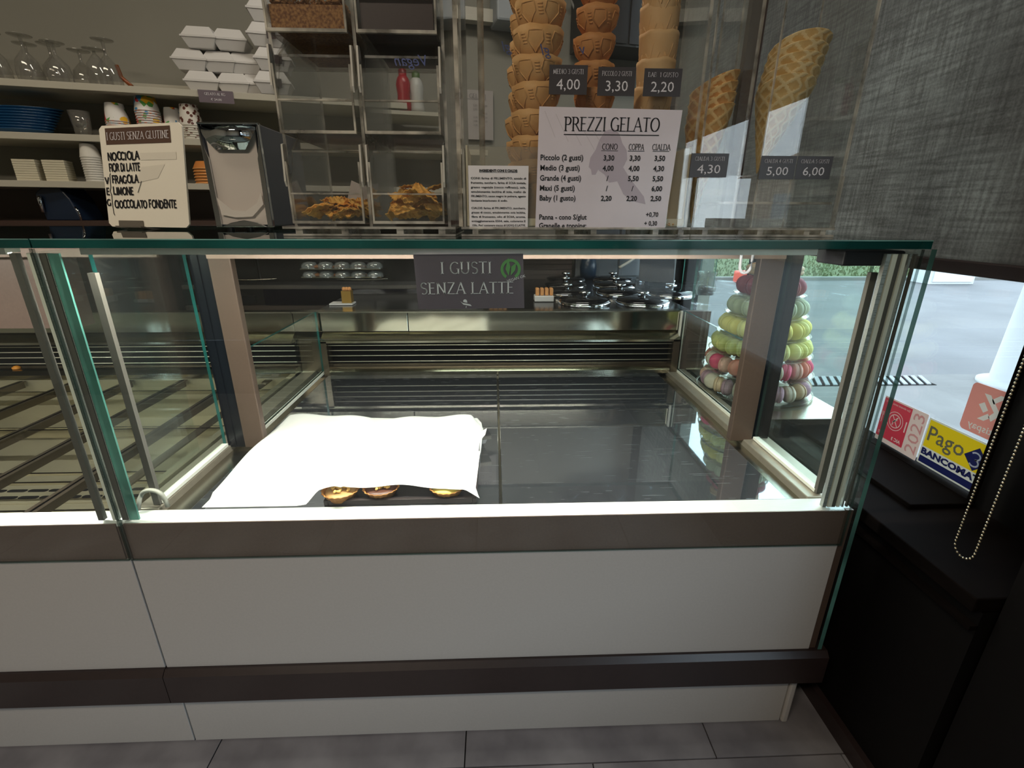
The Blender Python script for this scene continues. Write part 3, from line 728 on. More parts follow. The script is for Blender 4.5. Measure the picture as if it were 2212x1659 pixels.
# parchment sheet draped over the tray
def parch(u, v):
    # u left to right, v back to front
    xl = -.560+.0*v; xr = -.030-.012*v
    x = xl+(xr-xl)*u
    yb = 1.20+.012*math.sin(u*7)*.3-.02*u; 
    if u < .43: yf = .7975
    elif u < .52: yf = .7975+(.0185)*math.sin((u-.43)/.09*PI/2)
    else: yf = .816+.004*math.sin((u-.6)*14)-.020*max(0, u-.88)*8
    y = yb+(yf-yb)*v
    z = .628+.004*math.sin(u*9+v*4)+.003*math.sin(u*23-v*9)
    lift = 0
    if v > .8 and u > .35: lift = (v-.8)/.2*.006*(1-abs(u-.7)/.5)
    z += max(0, lift)
    # bumps over the tartlets
    for bx, by in ((-.10,.87),(-.10,.93),(-.12,.99),(-.33,.93),(-.24,.88),(-.24,1.02),(-.42,.95),(-.42,1.08),(-.14,1.08)):
        d2 = ((x-bx)**2+(y-by)**2)/.0012; z += .0035*math.exp(-d2)
    e = min(u, 1-u, v*1.5)
    if u > .95: z -= (u-.95)/.05*.024*(1-.2*v); x += .0
    if u < .03: z -= (.03-u)/.03*.012
    if u < .43 and v > .90: z -= (v-.90)/.10*.026*min(1, (.43-u)/.05)
    if v < .05: z -= (.05-v)/.05*.012
    # rounded right rear corner
    if u > .9 and v < .12: x -= (u-.9)*(.12-v)*1.6; 
    x += .010*max(0, (v-.9)/.1)*max(0, u-.8)*5
    z -= .004*math.exp(-((u-.45-.05*v)/.012)**2)  # crease
    return (x, y, max(z, .6150 if (-.338 < x < -.036 and y > .7995) else .6040))
mb = MB(); NU, NV = 90, 60
for j in range(NV+1):
    for i in range(NU+1): mb.v.append(parch(i/NU, j/NV))
for j in range(NV):
    for i in range(NU):
        a = j*(NU+1)+i; mb.face((a, a+NU+1, a+NU+2, a+1), 0, True)
m, nt, b = newmat('white_parchment'); b.inputs['Base Color'].default_value = (.86,.85,.83,1); b.inputs['Roughness'].default_value = .6
tlb = nt.nodes.new('ShaderNodeBsdfTranslucent'); tlb.inputs[0].default_value = (.8,.78,.75,1); mx = nt.nodes.new('ShaderNodeMixShader'); mx.inputs[0].default_value = .12
nt.links.new(b.outputs[0], mx.inputs[1]); nt.links.new(tlb.outputs[0], mx.inputs[2]); nt.links.new(mx.outputs[0], nt.nodes['Material Output'].inputs[0])
M['parch'] = m
ps = obj('parchment_sheet', mb, M['parch']); tag(ps, 'large white parchment sheet draped over the tray on the left deck', 'paper')
fl_ = MB(); n = fl_.add([(-.040,1.10,.612),(-.022,1.115,.616),(-.026,1.085,.612),(-.036,1.07,.606)]); fl_.face((n,n+1,n+2,n+3))
obj('torn_corner', fl_, M['parch'], ps)

# dairy-free sign under the counter edge
t = thing('hanging_sign', 'plum sign with white capitals hanging inside the case glass', 'sign', (-.04, .803, .987))
obj('board', MB().obox((-.1225,.7705,.9865), (.171,0,.0015), (-.003,0,.0855), (0,.0012,0)), M['card'], t)
sh = Sheet((-.125,.7702,.9865), (1,0,.009), (0,0,1), (0,-1,0))
sh.caps('I GUSTI', .081, .056, .0175, align='c', width=.082, thick=.115, thin=.05, track=.03)
sh.caps('SENZA LATTE', .082, .0245, .0175, align='c', width=.150, thick=.115, thin=.05, track=.03)
# little hat emblem
sh.poly([(.070,.0125),(.074,.0095),(.080,.0085),(.086,.0070),(.0885,.0045),(.0865,.0045),(.080,.0058),(.075,.0068)])
sh.poly([(.0745,.0118),(.0755,.0145),(.078,.0155),(.0805,.0140),(.0815,.0098),(.078,.0102)])
sh.line([(.0795,.0045),(.0790,.0018)], .001)
obj('lettering', sh.mb, INKW, t)
sg = Sheet((-.125,.7700,.9865), (1,0,.009), (0,0,1), (0,-1,0))
N = 26
for i in range(N):
    a0, a1 = math.radians(-60+300*i/N), math.radians(-60+300*(i+1)/N); c_ = (.151,.062)
    sg.poly([(c_[0]+.016*math.cos(a0), c_[1]+.016*math.sin(a0)), (c_[0]+.016*math.cos(a1), c_[1]+.016*math.sin(a1)), (c_[0]+.0115*math.cos(a1), c_[1]+.0115*math.sin(a1)), (c_[0]+.0115*math.cos(a0), c_[1]+.0115*math.sin(a0))])
sg.poly([(.148,.052),(.143,.062),(.147,.080),(.1505,.066)], 0, 1.6); sg.poly([(.151,.052),(.152,.066),(.160,.072),(.158,.060)], 0, 1.6)
obj('leaf_emblem', sg.mb, mat('leaf_green', (96, 160, 90), 0.5), t)
sv = Sheet((-.125,.7699,.9865), Vector((1,0,.30)), Vector((-.3,0,1)), (0,-1,0)); sv.text('VEGAN OK', .152, -.001, .006)
obj('small_lettering', sv.mb, INKW, t)

# ================================================================ MACARON TOWER
metal = thing('window_counter', 'black counter block with a bright steel top under the macaron tower', 'counter', (.87, 1.5, .555))
obj('counter_block', MB().box(.715, 1.0, 1.19, 2.50, .5555, .5975), M['blackgloss'], metal)
obj('counter_top', MB().box(.712, .995, 1.183, 2.50, .5975, .6005), M['steelmid'], metal)
TX, TY, TZ = .835, 1.43, .6008
tw = thing('macaron_tower', 'clear tiered plastic tower holding rings of macarons by the window', 'stand', (TX, TY, TZ))
M['tier'] = M['acrylic']
tiers = [(.004,.168),(.070,.158),(.128,.145),(.186,.130),(.246,.112),(.306,.096),(.365,.070)]
obj('post', MB().lathe([(0,.004),(.028,.004),(.012,.365),(0,.365)], n=24), M['acrylic'], tw, local=True)
for z, r in tiers:
    obj('tier', MB().lathe([(0,z-.0008),(r,z-.0008)], n=48, m=0, sm=False).lathe([(r,z-.0008),(r+.004,z+.003),(r+.0045,z+.0035),(r,z+.0012)], n=48, m=1).lathe([(r,z+.0012),(0,z+.0012)], n=48, m=0, sm=False), [M['acrylic'], M['acredge']], tw, local=True)
cols = dict(yellow=(240,224,120), lemon=(238,230,148), green=(196,202,172), plum=(156,72,88), coral=(240,150,134), white=(224,208,190), magenta=(226,84,120), mauve=(182,140,156), beige=(214,182,150), taupe=(150,128,124), orange=(206,140,60), pink=(232,176,162))
PR = {}
def mac_proto(cn):
    c = cols[cn]; m1 = mat('macaron_'+cn, c, .6, bump=.12, bscale=350, var=.05, vscale=60)
    m2 = mat('macaron_cream_'+cn, tuple(int(x*.82+30) for x in c), .6)
    t = thing('macaron', 'macaron', 'macaron', (0,0,-5))
    for s in (-1, 1):
        mb = MB().lathe([(0,.0135),(.009,.0130),(.016,.0112),(.0205,.0078),(.0215,.0055),(.0210,.0048),(.0222,.0036),(.0218,.0024),(.0200,.0022),(0,.0022)], n=18)
        mb.xform(Matrix.Rotation(s*PI/2, 4, 'Y') @ Matrix.Scale(1.16, 4)); obj('shell', mb, m1, t, local=True)
    mb = MB().lathe([(.0195,-.0024),(.0202,0),(.0195,.0024)], n=18).xform(Matrix.Rotation(PI/2, 4, 'Y') @ Matrix.Scale(1.16, 4)); obj('filling', mb, m2, t, local=True)
    return t
for cn in cols: PR[cn] = [mac_proto(cn), False]
def macaron(cn, loc, rot, label, group):
    p, used = PR[cn]
    if not used:
        p.location = loc; p.rotation_euler = rot; p['label'] = label; p['group'] = group; PR[cn][1] = True
    else: dup(p, loc, rot, label, group)
rr = random.Random(11)
spec = [(0, .004, .138, ['mauve','white','taupe','pink','mauve','white','beige'], 'bottom'), (1, .070, .130, ['coral','white','magenta','pink','coral','magenta'], 'second'),
        (2, .128, .119, ['lemon'], 'third'), (3, .186, .105, ['yellow'], 'fourth'), (4, .246, .088, ['green'], 'fifth'), (5, .306, .071, ['plum'], 'sixth')]
for k, z, r, cl, tn in spec:
    n = int(2*PI*r/.0355)
    for i in range(n):
        a = 2*PI*(i+.5*rr.random()*.4)/n + k
        if len(cl) == 1: cn = cl[0] if not (k == 3 and i % 5 == 2) else 'lemon'
        else: cn = cl[i % len(cl)]
        lean = -.22 if k > 1 else rr.uniform(-.5, -.1)
        yaw = a+PI/2+(rr.uniform(-.25, .25) if k > 1 else rr.uniform(-.6, .6))
        macaron(cn, (TX+r*math.cos(a), TY+r*math.sin(a), TZ+z+.0262), (-lean*0, rr.uniform(-.12, .12), yaw),
                '%s macaron on edge in the ring on the %s tier from below of the tower' % (cn, {'bottom':'first'}.get(tn, tn)), 'macarons on the %s tier' % tn)
for i in range(5):
    a = 2*PI*i/5+.6
    macaron('orange' if i % 2 else 'beige', (TX+.056*math.cos(a), TY+.056*math.sin(a), TZ+.365+.0148), (0, PI/2, a), '%s macaron lying flat on the top tier of the tower' % ('orange' if i % 2 else 'beige'), 'macarons on the top tier')
for cn in cols:
    if not PR[cn][1]:
        for ch in list(PR[cn][0].children): bpy.data.objects.remove(ch)
        bpy.data.objects.remove(PR[cn][0])
# plant pot behind the tower
t = thing('potted_plant', 'small leafy plant in a black square pot behind the macaron tower', 'plant', (.93, 1.66, .6008))
obj('pot', MB().box(-.035, .035, -.035, .035, .31, .40).box(-.03, .03, -.03, .03, 0, .31), M['black'], t, local=True, bevel=.004)
lm = mat('leaf', (96, 142, 58), .5)
rr = random.Random(2)
for i in range(12):
    a, b_ = rr.random()*6.28, rr.uniform(.2, 1.1); L = rr.uniform(.03, .055)
    mb = MB(); d = Vector((math.cos(a)*math.cos(b_), math.sin(a)*math.cos(b_), math.sin(b_))); s_ = Vector((-math.sin(a), math.cos(a), 0))*L*.28; o_ = Vector((0,0,.395))
    n = mb.add([o_, o_+d*L*.5+s_, o_+d*L+Vector((0,0,-.01)), o_+d*L*.5-s_]); mb.face((n,n+1,n+2,n+3))
    n = mb.add([o_-Vector((0,0,.001)), o_+d*L*.5-s_-Vector((0,0,.001)), o_+d*L+Vector((0,0,-.011)), o_+d*L*.5+s_-Vector((0,0,.001))]); mb.face((n,n+1,n+2,n+3)); obj('leaf', mb, lm, t, local=True)

# ================================================================ ON THE COUNTER
# ---- flavour board
b0, b1 = Vector((-.880,1.325,ZT+.004)), Vector((-.730,1.185,ZT+.004))
rv = (b1-b0).normalized(); Wd = .212; nv = Vector((rv.y, -rv.x, 0)); nv = nv if nv.y < 0 else -nv
b0 = Vector((-.945, 1.27, ZT+.006)); b1 = Vector((-.709, 1.20, ZT+.005)); tl_ = Vector((-.892, 1.29, 1.318)); SB = 1.17
rv = (b1-b0).normalized(); uv = (tl_-b0); uv = (uv-rv*uv.dot(rv)).normalized(); nv = rv.cross(uv)
if nv.y > 0: nv = -nv
t = thing('flavour_board', 'white board with handwritten flavours leaning in a clip on the counter', 'sign', tuple(b0))
BW, BH = .208, .228
mb = MB(); c_ = .008
poly = [(c_,0),(BW-c_,0),(BW,c_),(BW,BH-c_),(BW-c_,BH),(c_,BH),(0,BH-c_),(0,c_)]
mb.extrude([(p[0]*SB, p[1]) for p in poly], -nv*.004, b0, rv, uv)
obj('board', mb, mat('white_board', (246, 240, 226), .35), t)
sh = Sheet(b0, rv, uv, nv, sc=SB); sh.rect(.016, .186, BW-.028, .222)
obj('title_label', sh.mb, mat('brown_label', (92, 70, 60), .4), t)
sh = Sheet(b0, rv, uv, nv, sc=SB); sh.caps('I GUSTI SENZA GLUTINE', .098, .196, .016, align='c', width=.158, thick=.10, thin=.05, k=2.4)
obj('title_lettering', sh.mb, INKW, t)
sh = Sheet(b0, rv, uv, nv, sc=SB); r3 = random.Random(4)
hw = dict(thick=.23, thin=.21, serif=False, jit=.05, rnd=r3)
for tx, y, wd in (('NOCCIOLA', .152, .082), ('FIOR DI LATTE', .127, .082), ('FRAGOLA', .100, .070), ('LIMONE', .074, .054), ('CIOCCOLATO FONDENTE', .044, .160)):
    sh.caps(tx, .016 if y > .11 else .021, y, .0165, width=wd, **hw)
for ch, y in (('V', .098), ('E', .073), ('G', .048)): sh.caps(ch, .002, y, .0145, **hw)
sh.line([(.019,.122),(.0165,.118),(.016,.090),(.013,.082),(.016,.074),(.016,.044),(.017,.030),(.019,.026)], .0017)
sh.line([(.086,.078),(.098,.104)], .0014)
obj('handwriting', sh.mb, INK, t)
sh = Sheet(b0, rv, uv, nv, sc=SB); sh.rect(.10,.150,.19,.166); sh.poly([(.085,.10),(.14,.11),(.16,.14),(.10,.135)])
obj('smudge', sh.mb, mat('erased_smudge', (232, 226, 213), .4), t)
cb = b0+rv*.035
mb = MB().obox(cb-Vector((0,0,.003))+nv*.012, rv*.078, Vector((0,0,.0035)), -nv*.06)
mb.obox(cb+nv*.003, rv*.074, uv*.014, -nv*.002); obj('clip_base', mb, mat('clear_brown_clip', (110, 104, 96), .2), t)

# ---- napkin dispenser
nx, ny = -.665, 1.235
t = thing('napkin_dispenser', 'tall chrome napkin dispenser with white napkins on the counter', 'dispenser', (nx, ny, ZT))
Wn, Hn, Dn = .134, .230, .25
M['grey_side'] = mat('grey_metal_side', (96, 98, 104), .35, .5)
fr = MB()
fr.extrude([(0,.008),(Wn,.008),(Wn,.016),(Wn-.012,.016),(Wn-.012,.17),(Wn-.004,.2),(Wn-.004,Hn-.006),(Wn,Hn),(0,Hn),(.004,Hn-.006),(.004,.2),(.012,.17),(.012,.016),(0,.016)], (0,.014,0), (0,-.004,0), (1,0,0), (0,0,1))
fr = MB()
# chrome frame: side columns, bottom lip, curved top flap
for x0, x1 in ((0,.012),(Wn-.012,Wn)):
    s_ = 1 if x0 == 0 else -1; xo = 0 if x0 == 0 else Wn
    fr.extrude([(xo,.006),(xo+s_*.013,.006),(xo+s_*.012,.155),(xo+s_*.005,.185),(xo+s_*.004,Hn-.01),(xo,Hn)], (0,.012,0), (0,-.006,0), (1,0,0), (0,0,1))
fr.extrude([(.012,.006),(Wn-.012,.006),(Wn-.035,.016),(Wn/2,.022),(.035,.016)], (0,.006,0), (0,-.006,0), (1,0,0), (0,0,1))
fr.box(0, Wn, -.008, .01, Hn-.004, Hn)
obj('frame', fr, M['chrome'], t, local=True, bevel=.0012)
fp = MB(); NN = 14
for i in range(NN+1):
    a = i/NN; z = Hn-.006-.050*a; y = -.012*math.sin(a*PI*.75)-.002; ins = .006+.034*max(0, a-.15)**1.3
    fp.v += [(ins, y, z), (Wn-ins, y, z), (Wn-ins, y+.0015, z), (ins, y+.0015, z)]
for i in range(NN):
    k = i*4
    for j in range(4): fp.face((k+j, k+(j+1)%4, k+4+(j+1)%4, k+4+j), 0, True)
obj('top_flap', fp, M['chrome'], t, local=True)
obj('body', MB().box(.001, Wn-.001, .006, Dn, .008, Hn-.001), M['grey_side'], t, local=True, bevel=.003)
obj('napkin_stack', MB().box(.012, Wn-.012, .0, .0055, .012, Hn-.012), mat('napkin', (216, 206, 198), .8), t, local=True)
nf = MB(); 
pts = [(.014,.072),(.045,.045),(.075,.042),(.105,.060),(Wn-.016,.085),(Wn-.014,.058),(.09,.030),(.05,.028),(.018,.034)]
nf.extrude(pts, (0,.001,0), (0,-.007,0), (1,0,0), (0,0,1)); obj('pulled_napkin', nf, mat('napkin_fold', (224, 216, 208), .8), t, local=True)
for x in (.02, Wn/2, Wn-.02): obj('foot', MB().disc((x,.02,0), .008, 0, .008, 14), M['black'], t, local=True)

# ---- acrylic tray boxes helper: five-sided box of thin sheets
def pane_box(name, x0, x1, y0, y1, z0, z1, parent, mats=None, th=.004, top=False, bottom=True, front=True, back=True, left=True, right=True):
    mb = MB()
    if front: mb.box(x0, x1, y0, y0+th, z0, z1, 0, 'y', 1)
    if back: mb.box(x0, x1, y1-th, y1, z0, z1, 0, 'y', 1)
    if left: mb.box(x0, x0+th, y0+th, y1-th, z0, z1, 0, 'x', 1)
    if right: mb.box(x1-th, x1, y0+th, y1-th, z0, z1, 0, 'x', 1)
    if bottom: mb.box(x0+th, x1-th, y0+th, y1-th, z0, z0+th, 0, 'z', 1)
    if top: mb.box(x0+th, x1-th, y0+th, y1-th, z1-th, z1, 0, 'z', 1)
    return obj(name, mb, mats or [M['acrylic'], M['acredge']], parent)
AM = [M['acrylic'], M['acredge']]
# ---- topping dispenser (columns of slanted bins)
t = thing('topping_dispenser', 'clear acrylic topping dispenser with hinged bins on the counter', 'dispenser', (-.215, .97, ZT))
D0, D1 = -.360, -.066
obj('base_plate', MB().box(D0, D1, .868, 1.12, ZT+.0005, ZT+.004, 0, 'z', 1).box(D0, D1, .868, 1.12, ZT+.012, ZT+.016, 0, 'z', 1), AM, t)
for x in (D0+.02, -.262, -.168, D1-.03): obj('base_block', MB().box(x, x+.012, .872, 1.115, ZT+.004, ZT+.012), M['acredge'], t)
mb = MB()
for x in (D0+.015, -.216, D1-.014): mb.box(x, x+.005, .885, 1.10, ZT+.016, 1.56, 0, 'x', 1)
obj('side_plate', mb, AM, t)
obj('back_plate', MB().box(D0+.015, D1-.009, 1.100, 1.104, ZT+.016, 1.56, 0, 'y', 1), AM, t)
def bin_(x0, x1, z0, h):
    p = obj('bin', MB().extrude([(.875,z0),(1.095,z0),(1.095,z0+h+.03),(.955,z0+h+.03),(.872,z0+h-.03)], (.003,0,0), (x0,0,0), (0,1,0), (0,0,1), 0)
        .extrude([(.875,z0),(1.095,z0),(1.095,z0+h+.03),(.955,z0+h+.03),(.872,z0+h-.03)], (.003,0,0), (x1-.003,0,0), (0,1,0), (0,0,1), 0)
        .box(x0, x1, .874, 1.095, z0, z0+.003, 0, 'z', 1).box(x0, x1, .873, .876, z0, z0+.045, 0, 'y', 1).box(x0, x1, 1.092, 1.095, z0, z0+h+.03, 0, 'y', 1), AM, t)
    # hinged lid leaning back
    mb = MB(); mb.obox((x0+.003,.872,z0+.047), (x1-x0-.006,0,0), Vector((0,.030,h-.060)), (0,.003,0), 0, 1)
    mb.obox((x0+.003,.902,z0+h-.013), (x1-x0-.006,0,0), Vector((0,.055,.036)), (0,-.002,.003), 0, 1)
    l = obj('lid', mb, AM, p)
    for x in (x0-.0035, x1+.0005):
        hm = MB().extrude([(.868,z0+h-.060),(.872,z0+h-.068),(.886,z0+h-.060),(.890,z0+h-.010),(.884,z0+h-.002),(.874,z0+h-.004)], (.003,0,0), (x,0,0), (0,1,0), (0,0,1))
        obj('hinge_tab', hm, mat_tab, p)
    obj('bin_edge', MB().box(x0, x1, .8715, .8755, z0+.045, z0+.0475).box(x0, x0+.003, .8705, .8735, z0, z0+h-.03).box(x1-.003, x1, .8705, .8735, z0, z0+h-.03).box(x0, x1, .870, .876, z0-.0015, z0+.003), M['acredge'], p)
    return p
mat_tab = mat('clear_hinge', (208, 204, 194), .12, spec=.8)
bins = []
for z0 in (ZT+.022, ZT+.160, ZT+.298):
    for x0, x1 in ((-.342, -.2205), (-.2065, -.0845)): bins.append(bin_(x0, x1, z0, .125)); bp_ = bins[-1]
# angled scoop hole cards inside
obj('white_insert', MB().extrude([(-.30,ZT+.055),(-.235,ZT+.055),(-.232,ZT+.095),(-.262,ZT+.090),(-.285,ZT+.100)], (0,.002,0), (0,1.05,0), (1,0,0), (0,0,1)), M['paper'], t)
# waffle chips in the two lower bins
M['wafer'] = mat('golden_wafer', (250, 200, 104), .55, rgb2=(232, 168, 74), vscale=50, bump=.5, bscale=240)
def chip_mesh():
    mb = MB(); NU_, NV_ = 8, 8; W_, L_ = .052, .034
    for side in (0, 1):
        for j in range(NV_+1):
            for i in range(NU_+1):
                u, v = i/NU_-.5, j/NV_-.5; w_ = 1-.75*abs(v+.5)*.9
                x = u*W_*w_; y = v*L_; z = .010*math.cos(u*2.6)+.0012*(math.cos(i*PI)*1)+.0009*math.cos(j*PI)
                mb.v.append((x, y, z-.0015*side))
    o1 = (NU_+1)*(NV_+1)
    for j in range(NV_):
        for i in range(NU_):
            a = j*(NU_+1)+i; mb.face((a,a+1,a+NU_+2,a+NU_+1)); mb.face((o1+a,o1+a+NU_+1,o1+a+NU_+2,o1+a+1))
    for i in range(NU_):
        mb.face((i,o1+i,o1+i+1,i+1)); a = NV_*(NU_+1)+i; mb.face((a,a+1,o1+a+1,o1+a))
    for j in range(NV_):
        a = j*(NU_+1); b_ = a+NU_+1; mb.face((a,b_,o1+b_,o1+a)); a += NU_; b_ += NU_; mb.face((a,o1+a,o1+b_,b_))
    return mb
first = None; rr = random.Random(9)
for x0, x1, cnt, hh, nm in ((-.336, -.226, 34, .026, 'left'), (-.200, -.090, 46, .048, 'right')):
    for i in range(cnt):
        lay = i/cnt
        loc = (rr.uniform(x0+.026, x1-.026), rr.uniform(.905, 1.06), ZT+.030+lay*hh*(.5+.7*rr.random()))
        rot = (rr.uniform(-.5, .5)+(.25 if lay > .7 else 0), rr.uniform(-.35, .35), rr.uniform(-.7, .7)+(PI if rr.random() < .5 else 0))
        lab = 'curved golden wafer chip in the pile in the lower %s bin of the dispenser' % nm
        if first is None: first = obj('wafer_chip', chip_mesh(), M['wafer']); o = first
        else: o = first.copy(); COL.objects.link(o)
        o.location = loc; o.rotation_euler = rot; tag(o, lab, 'wafer', 'wafer chips in the lower %s bin' % nm)
# chopped nuts in the top left bin, brown card in the top right one
nb = MB(); rr = random.Random(6)
for i in range(1500):
    x, y = rr.uniform(-.335,-.226), rr.uniform(.882,1.085); z = ZT+.302+.034+rr.random()*.006-.0+.02*(y-.88)
    s_ = rr.uniform(.0018,.0034); n = nb.add([(x-s_,y-s_,z),(x+s_,y-s_*.6,z),(x,y+s_,z),(x+rr.uniform(-s_,s_),y,z+s_*1.5),(x,y,z-s_)])
    for f in ((n,n+1,n+3),(n+1,n+2,n+3),(n+2,n,n+3),(n,n+4,n+1),(n+1,n+4,n+2),(n+2,n+4,n)): nb.face(f)
nb.box(-.336,-.225,.880,1.088,ZT+.304,ZT+.334)
o = obj('chopped_nuts', nb, mat('nut_crumbs', (176, 128, 74), .7, rgb2=(110, 66, 32), vscale=260), kind='stuff'); tag(o, 'chopped brown nuts filling the upper left bin of the dispenser', 'nuts')
o = obj('sprinkle_box', MB().box(-.200,-.090,.880,1.088,ZT+.304,ZT+.36), mat('dark_brown_box', (60, 44, 42), .5)); tag(o, 'dark brown box inside the upper right bin of the dispenser', 'box')
# ---- cone stand with three stacks of cup cones
M['cone'] = mat('cone_wafer', (238, 190, 128), .6, rgb2=(222, 166, 100), vscale=18, bump=.25, bscale=160)
M['coneb'] = mat('browner_cone_wafer', (226, 164, 102), .6, rgb2=(206, 140, 80), vscale=18, bump=.25, bscale=160)
M['conep'] = mat('pale_cone_wafer', (238, 200, 148), .6, rgb2=(226, 180, 122), vscale=18, bump=.25, bscale=160)
t = thing('cone_stand', 'wide clear acrylic stand holding three columns of cup cones', 'stand', (.14, .95, ZT))
S0, S1 = -.052, .345
obj('base_plate', MB().box(S0-.004, S1, .868, 1.06, ZT+.0005, ZT+.004, 0, 'z', 1).box(S0-.004, S1, .868, 1.06, ZT+.012, ZT+.016, 0, 'z', 1), AM, t)
for x in (S0+.015, .02, .13, .17, .28, .325): obj('base_block', MB().box(x, x+.010, .872, 1.055, ZT+.004, ZT+.012), M['acredge'], t)
obj('front_sheet', MB().box(S0, S1-.004, .8745, .8775, ZT+.016, 1.60, 0, 'y', 1), AM, t)
obj('side_sheet', MB().box(S0, S0+.004, .878, 1.04, ZT+.016, 1.60, 0, 'x', 1), AM, t)
obj('side_sheet', MB().box(S1-.008, S1-.004, .878, 1.04, ZT+.016, 1.60, 0, 'x', 1), AM, t)
obj('rod', MB().lathe([(.0055,0),(.0055,.50)], c=(-.020,.98,ZT+.016), n=12), M['acredge'], t)
obj('rod', MB().box(-.062,-.055,.90,.91,ZT+.016,1.60), M['acredge'], t)
# cream storage box in the lower part of the stand
bx = thing('cream_box', 'cream plastic box with wafers standing low inside the cone stand', 'box', (.14, .95, ZT+.016))
CB = mat('cream_plastic', (222, 214, 186), .4)
obj('box_body', MB().box(-.046,.336,.8795,.8815,ZT+.018,ZT+.030).box(-.046,-.043,.882,1.02,ZT+.018,ZT+.145).box(.333,.336,.882,1.02,ZT+.018,ZT+.145).box(-.043,.333,1.017,1.02,ZT+.018,ZT+.10).box(-.046,.336,.882,1.02,ZT+.0165,ZT+.018), CB, bx)
obj('box_front', MB().box(-.044,.334,.8825,.8845,ZT+.018,ZT+.143,0,'y',1), [glass('cloudy_acrylic', (.93,.92,.88), .05, haze=.18, hazec=(.75,.72,.62)), M['acredge']], bx)
mb = MB()
rr = random.Random(8)
for i in range(90):
    x = rr.uniform(-.04,.33); s_ = rr.uniform(.0012,.003); y = rr.uniform(.8785,.8795); z = ZT+.0175+rr.random()*.004
    mb.lathe([(0,0),(s_,s_*.5),(0,s_)], (x, .8788, z), 5)
o = obj('wafer_crumbs', mb, M['cone'], kind='stuff'); tag(o, 'golden wafer crumbs along the bottom of the cone stand', 'crumbs')
o = obj('wafer_block', MB().box(.084,.108,.8870,.91,ZT+.0185,ZT+.135), M['coneb'], bevel=.002); tag(o, 'brown wafer block standing beside the ingredient sheet in the cone stand', 'wafer')

ORD = ['first', 'second', 'third', 'fourth', 'fifth', 'sixth', 'seventh', 'eighth', 'ninth', 'tenth', 'eleventh', 'twelfth']
def cup_cone(label, group, mm, kind):
    """moulded cup cone: wide cup over a narrow foot"""
    n = 28
    if kind == 'a': prof = [(.019,0),(.020,.018),(.026,.026),(.036,.040),(.0405,.054),(.0420,.066),(.0395,.066),(.037,.052),(.030,.036),(.0,.034)]
    elif kind == 'b': prof = [(.016,0),(.0165,.022),(.022,.028),(.031,.040),(.0340,.052),(.0350,.060),(.0325,.060),(.030,.048),(.022,.036),(0,.034)]
    else: prof = [(.021,0),(.022,.006),(.028,.022),(.0310,.040),(.0320,.060),(.0325,.066),(.030,.066),(.028,.046),(.022,.028),(0,.026)]
    t = thing('cup_cone', label, 'cone', (0,0,-6), 0, group)
    mb = MB().lathe(prof, n=n)
    for i, v in enumerate(mb.v):
        r = math.hypot(v[0], v[1]); a = math.atan2(v[1], v[0])
        if v[2] > .058: mb.v[i] = (v[0], v[1], v[2]+.0010*math.sin(a*5)+.0006*math.sin(a*11))
    obj('cup', mb, mm, t, local=True)
    rb = MB()
    # moulded relief: pentagon ribs and short bars
    def onr(a, z):
        for (r0, z0), (r1, z1) in zip(prof, prof[1:]):
            if z0 <= z <= z1 and z1 > z0: r = r0+(r1-r0)*(z-z0)/(z1-z0); return Vector((r*math.cos(a), r*math.sin(a), z))
        return Vector((prof[5][0]*math.cos(a), prof[5][0]*math.sin(a), z))
    zt = prof[5][1]; zb = .026
    for k in range(6):
        a = 2*PI*k/6
        if kind in 'ab':
            pent = [(a-.26,zt-.008),(a+.26,zt-.008),(a+.34,zt-.020),(a,zb+.004),(a-.34,zt-.020),(a-.26,zt-.008)]
            P = []
            for (a0,z0),(a1,z1) in zip(pent, pent[1:]):
                for s in range(3): P.append(onr(a0+(a1-a0)*s/3, z0+(z1-z0)*s/3)*1.0)
            rb.tube(P, .0013, 4, closed=True)
            for s in range(4): rb.tube([onr(a+.42+.02*s+q*.1, zt-.012-.004*s) for q in range(3)], .0011, 4)
        else:
            P = [onr(a+q*.13, zb-.014+abs(q-3)*.0078) for q in range(7)]; rb.tube(P, .0009, 4)
            P = [onr(a+.25+q*.05, zb-.002+q*.006) for q in range(5)]; rb.tube(P, .0007, 4)
    obj('moulded_relief', rb, mm, t, local=True)
    return t
def stack(kind, mm, x, y, n, z0, dz, label, group, sway=0.002, xoff=None):
    p = cup_cone(label, group, mm, kind); rr = random.Random(int(x*1000)+n)
    for i in range(n):
        loc = (x+rr.uniform(-sway, sway)+(xoff(i) if xoff else 0), y+rr.uniform(-sway, sway), z0+i*dz); rot = (rr.uniform(-.04,.04), rr.uniform(-.04,.04), rr.random()*6)
        lb_ = label.replace('%s', ORD[i])
        if i == 0: p.location = loc; p.rotation_euler = rot; p['label'] = lb_
        else: dup(p, loc, rot, lb_)
stack('a', M['cone'], .075, .928, 10, ZT+.020, .0385, 'large golden cup cone, %s from the bottom of the leftmost column', 'large cup cones in the left column', .0035)
stack('a', M['cone'], .068, .990, 10, ZT+.020, .0385, 'large golden cup cone, %s from the bottom of the rear column', 'large cup cones in the rear column', .0035)
stack('b', M['coneb'], .172, .93, 10, ZT+.020, .0385, 'small brown cup cone, %s from the bottom of the middle column', 'small cup cones in the middle column', .003)
stack('c', M['conep'], .277, .93, 10, ZT+.020, .0385, 'straight pale cup cone, %s from the bottom of the right column', 'cup cones in the right column', .0015)
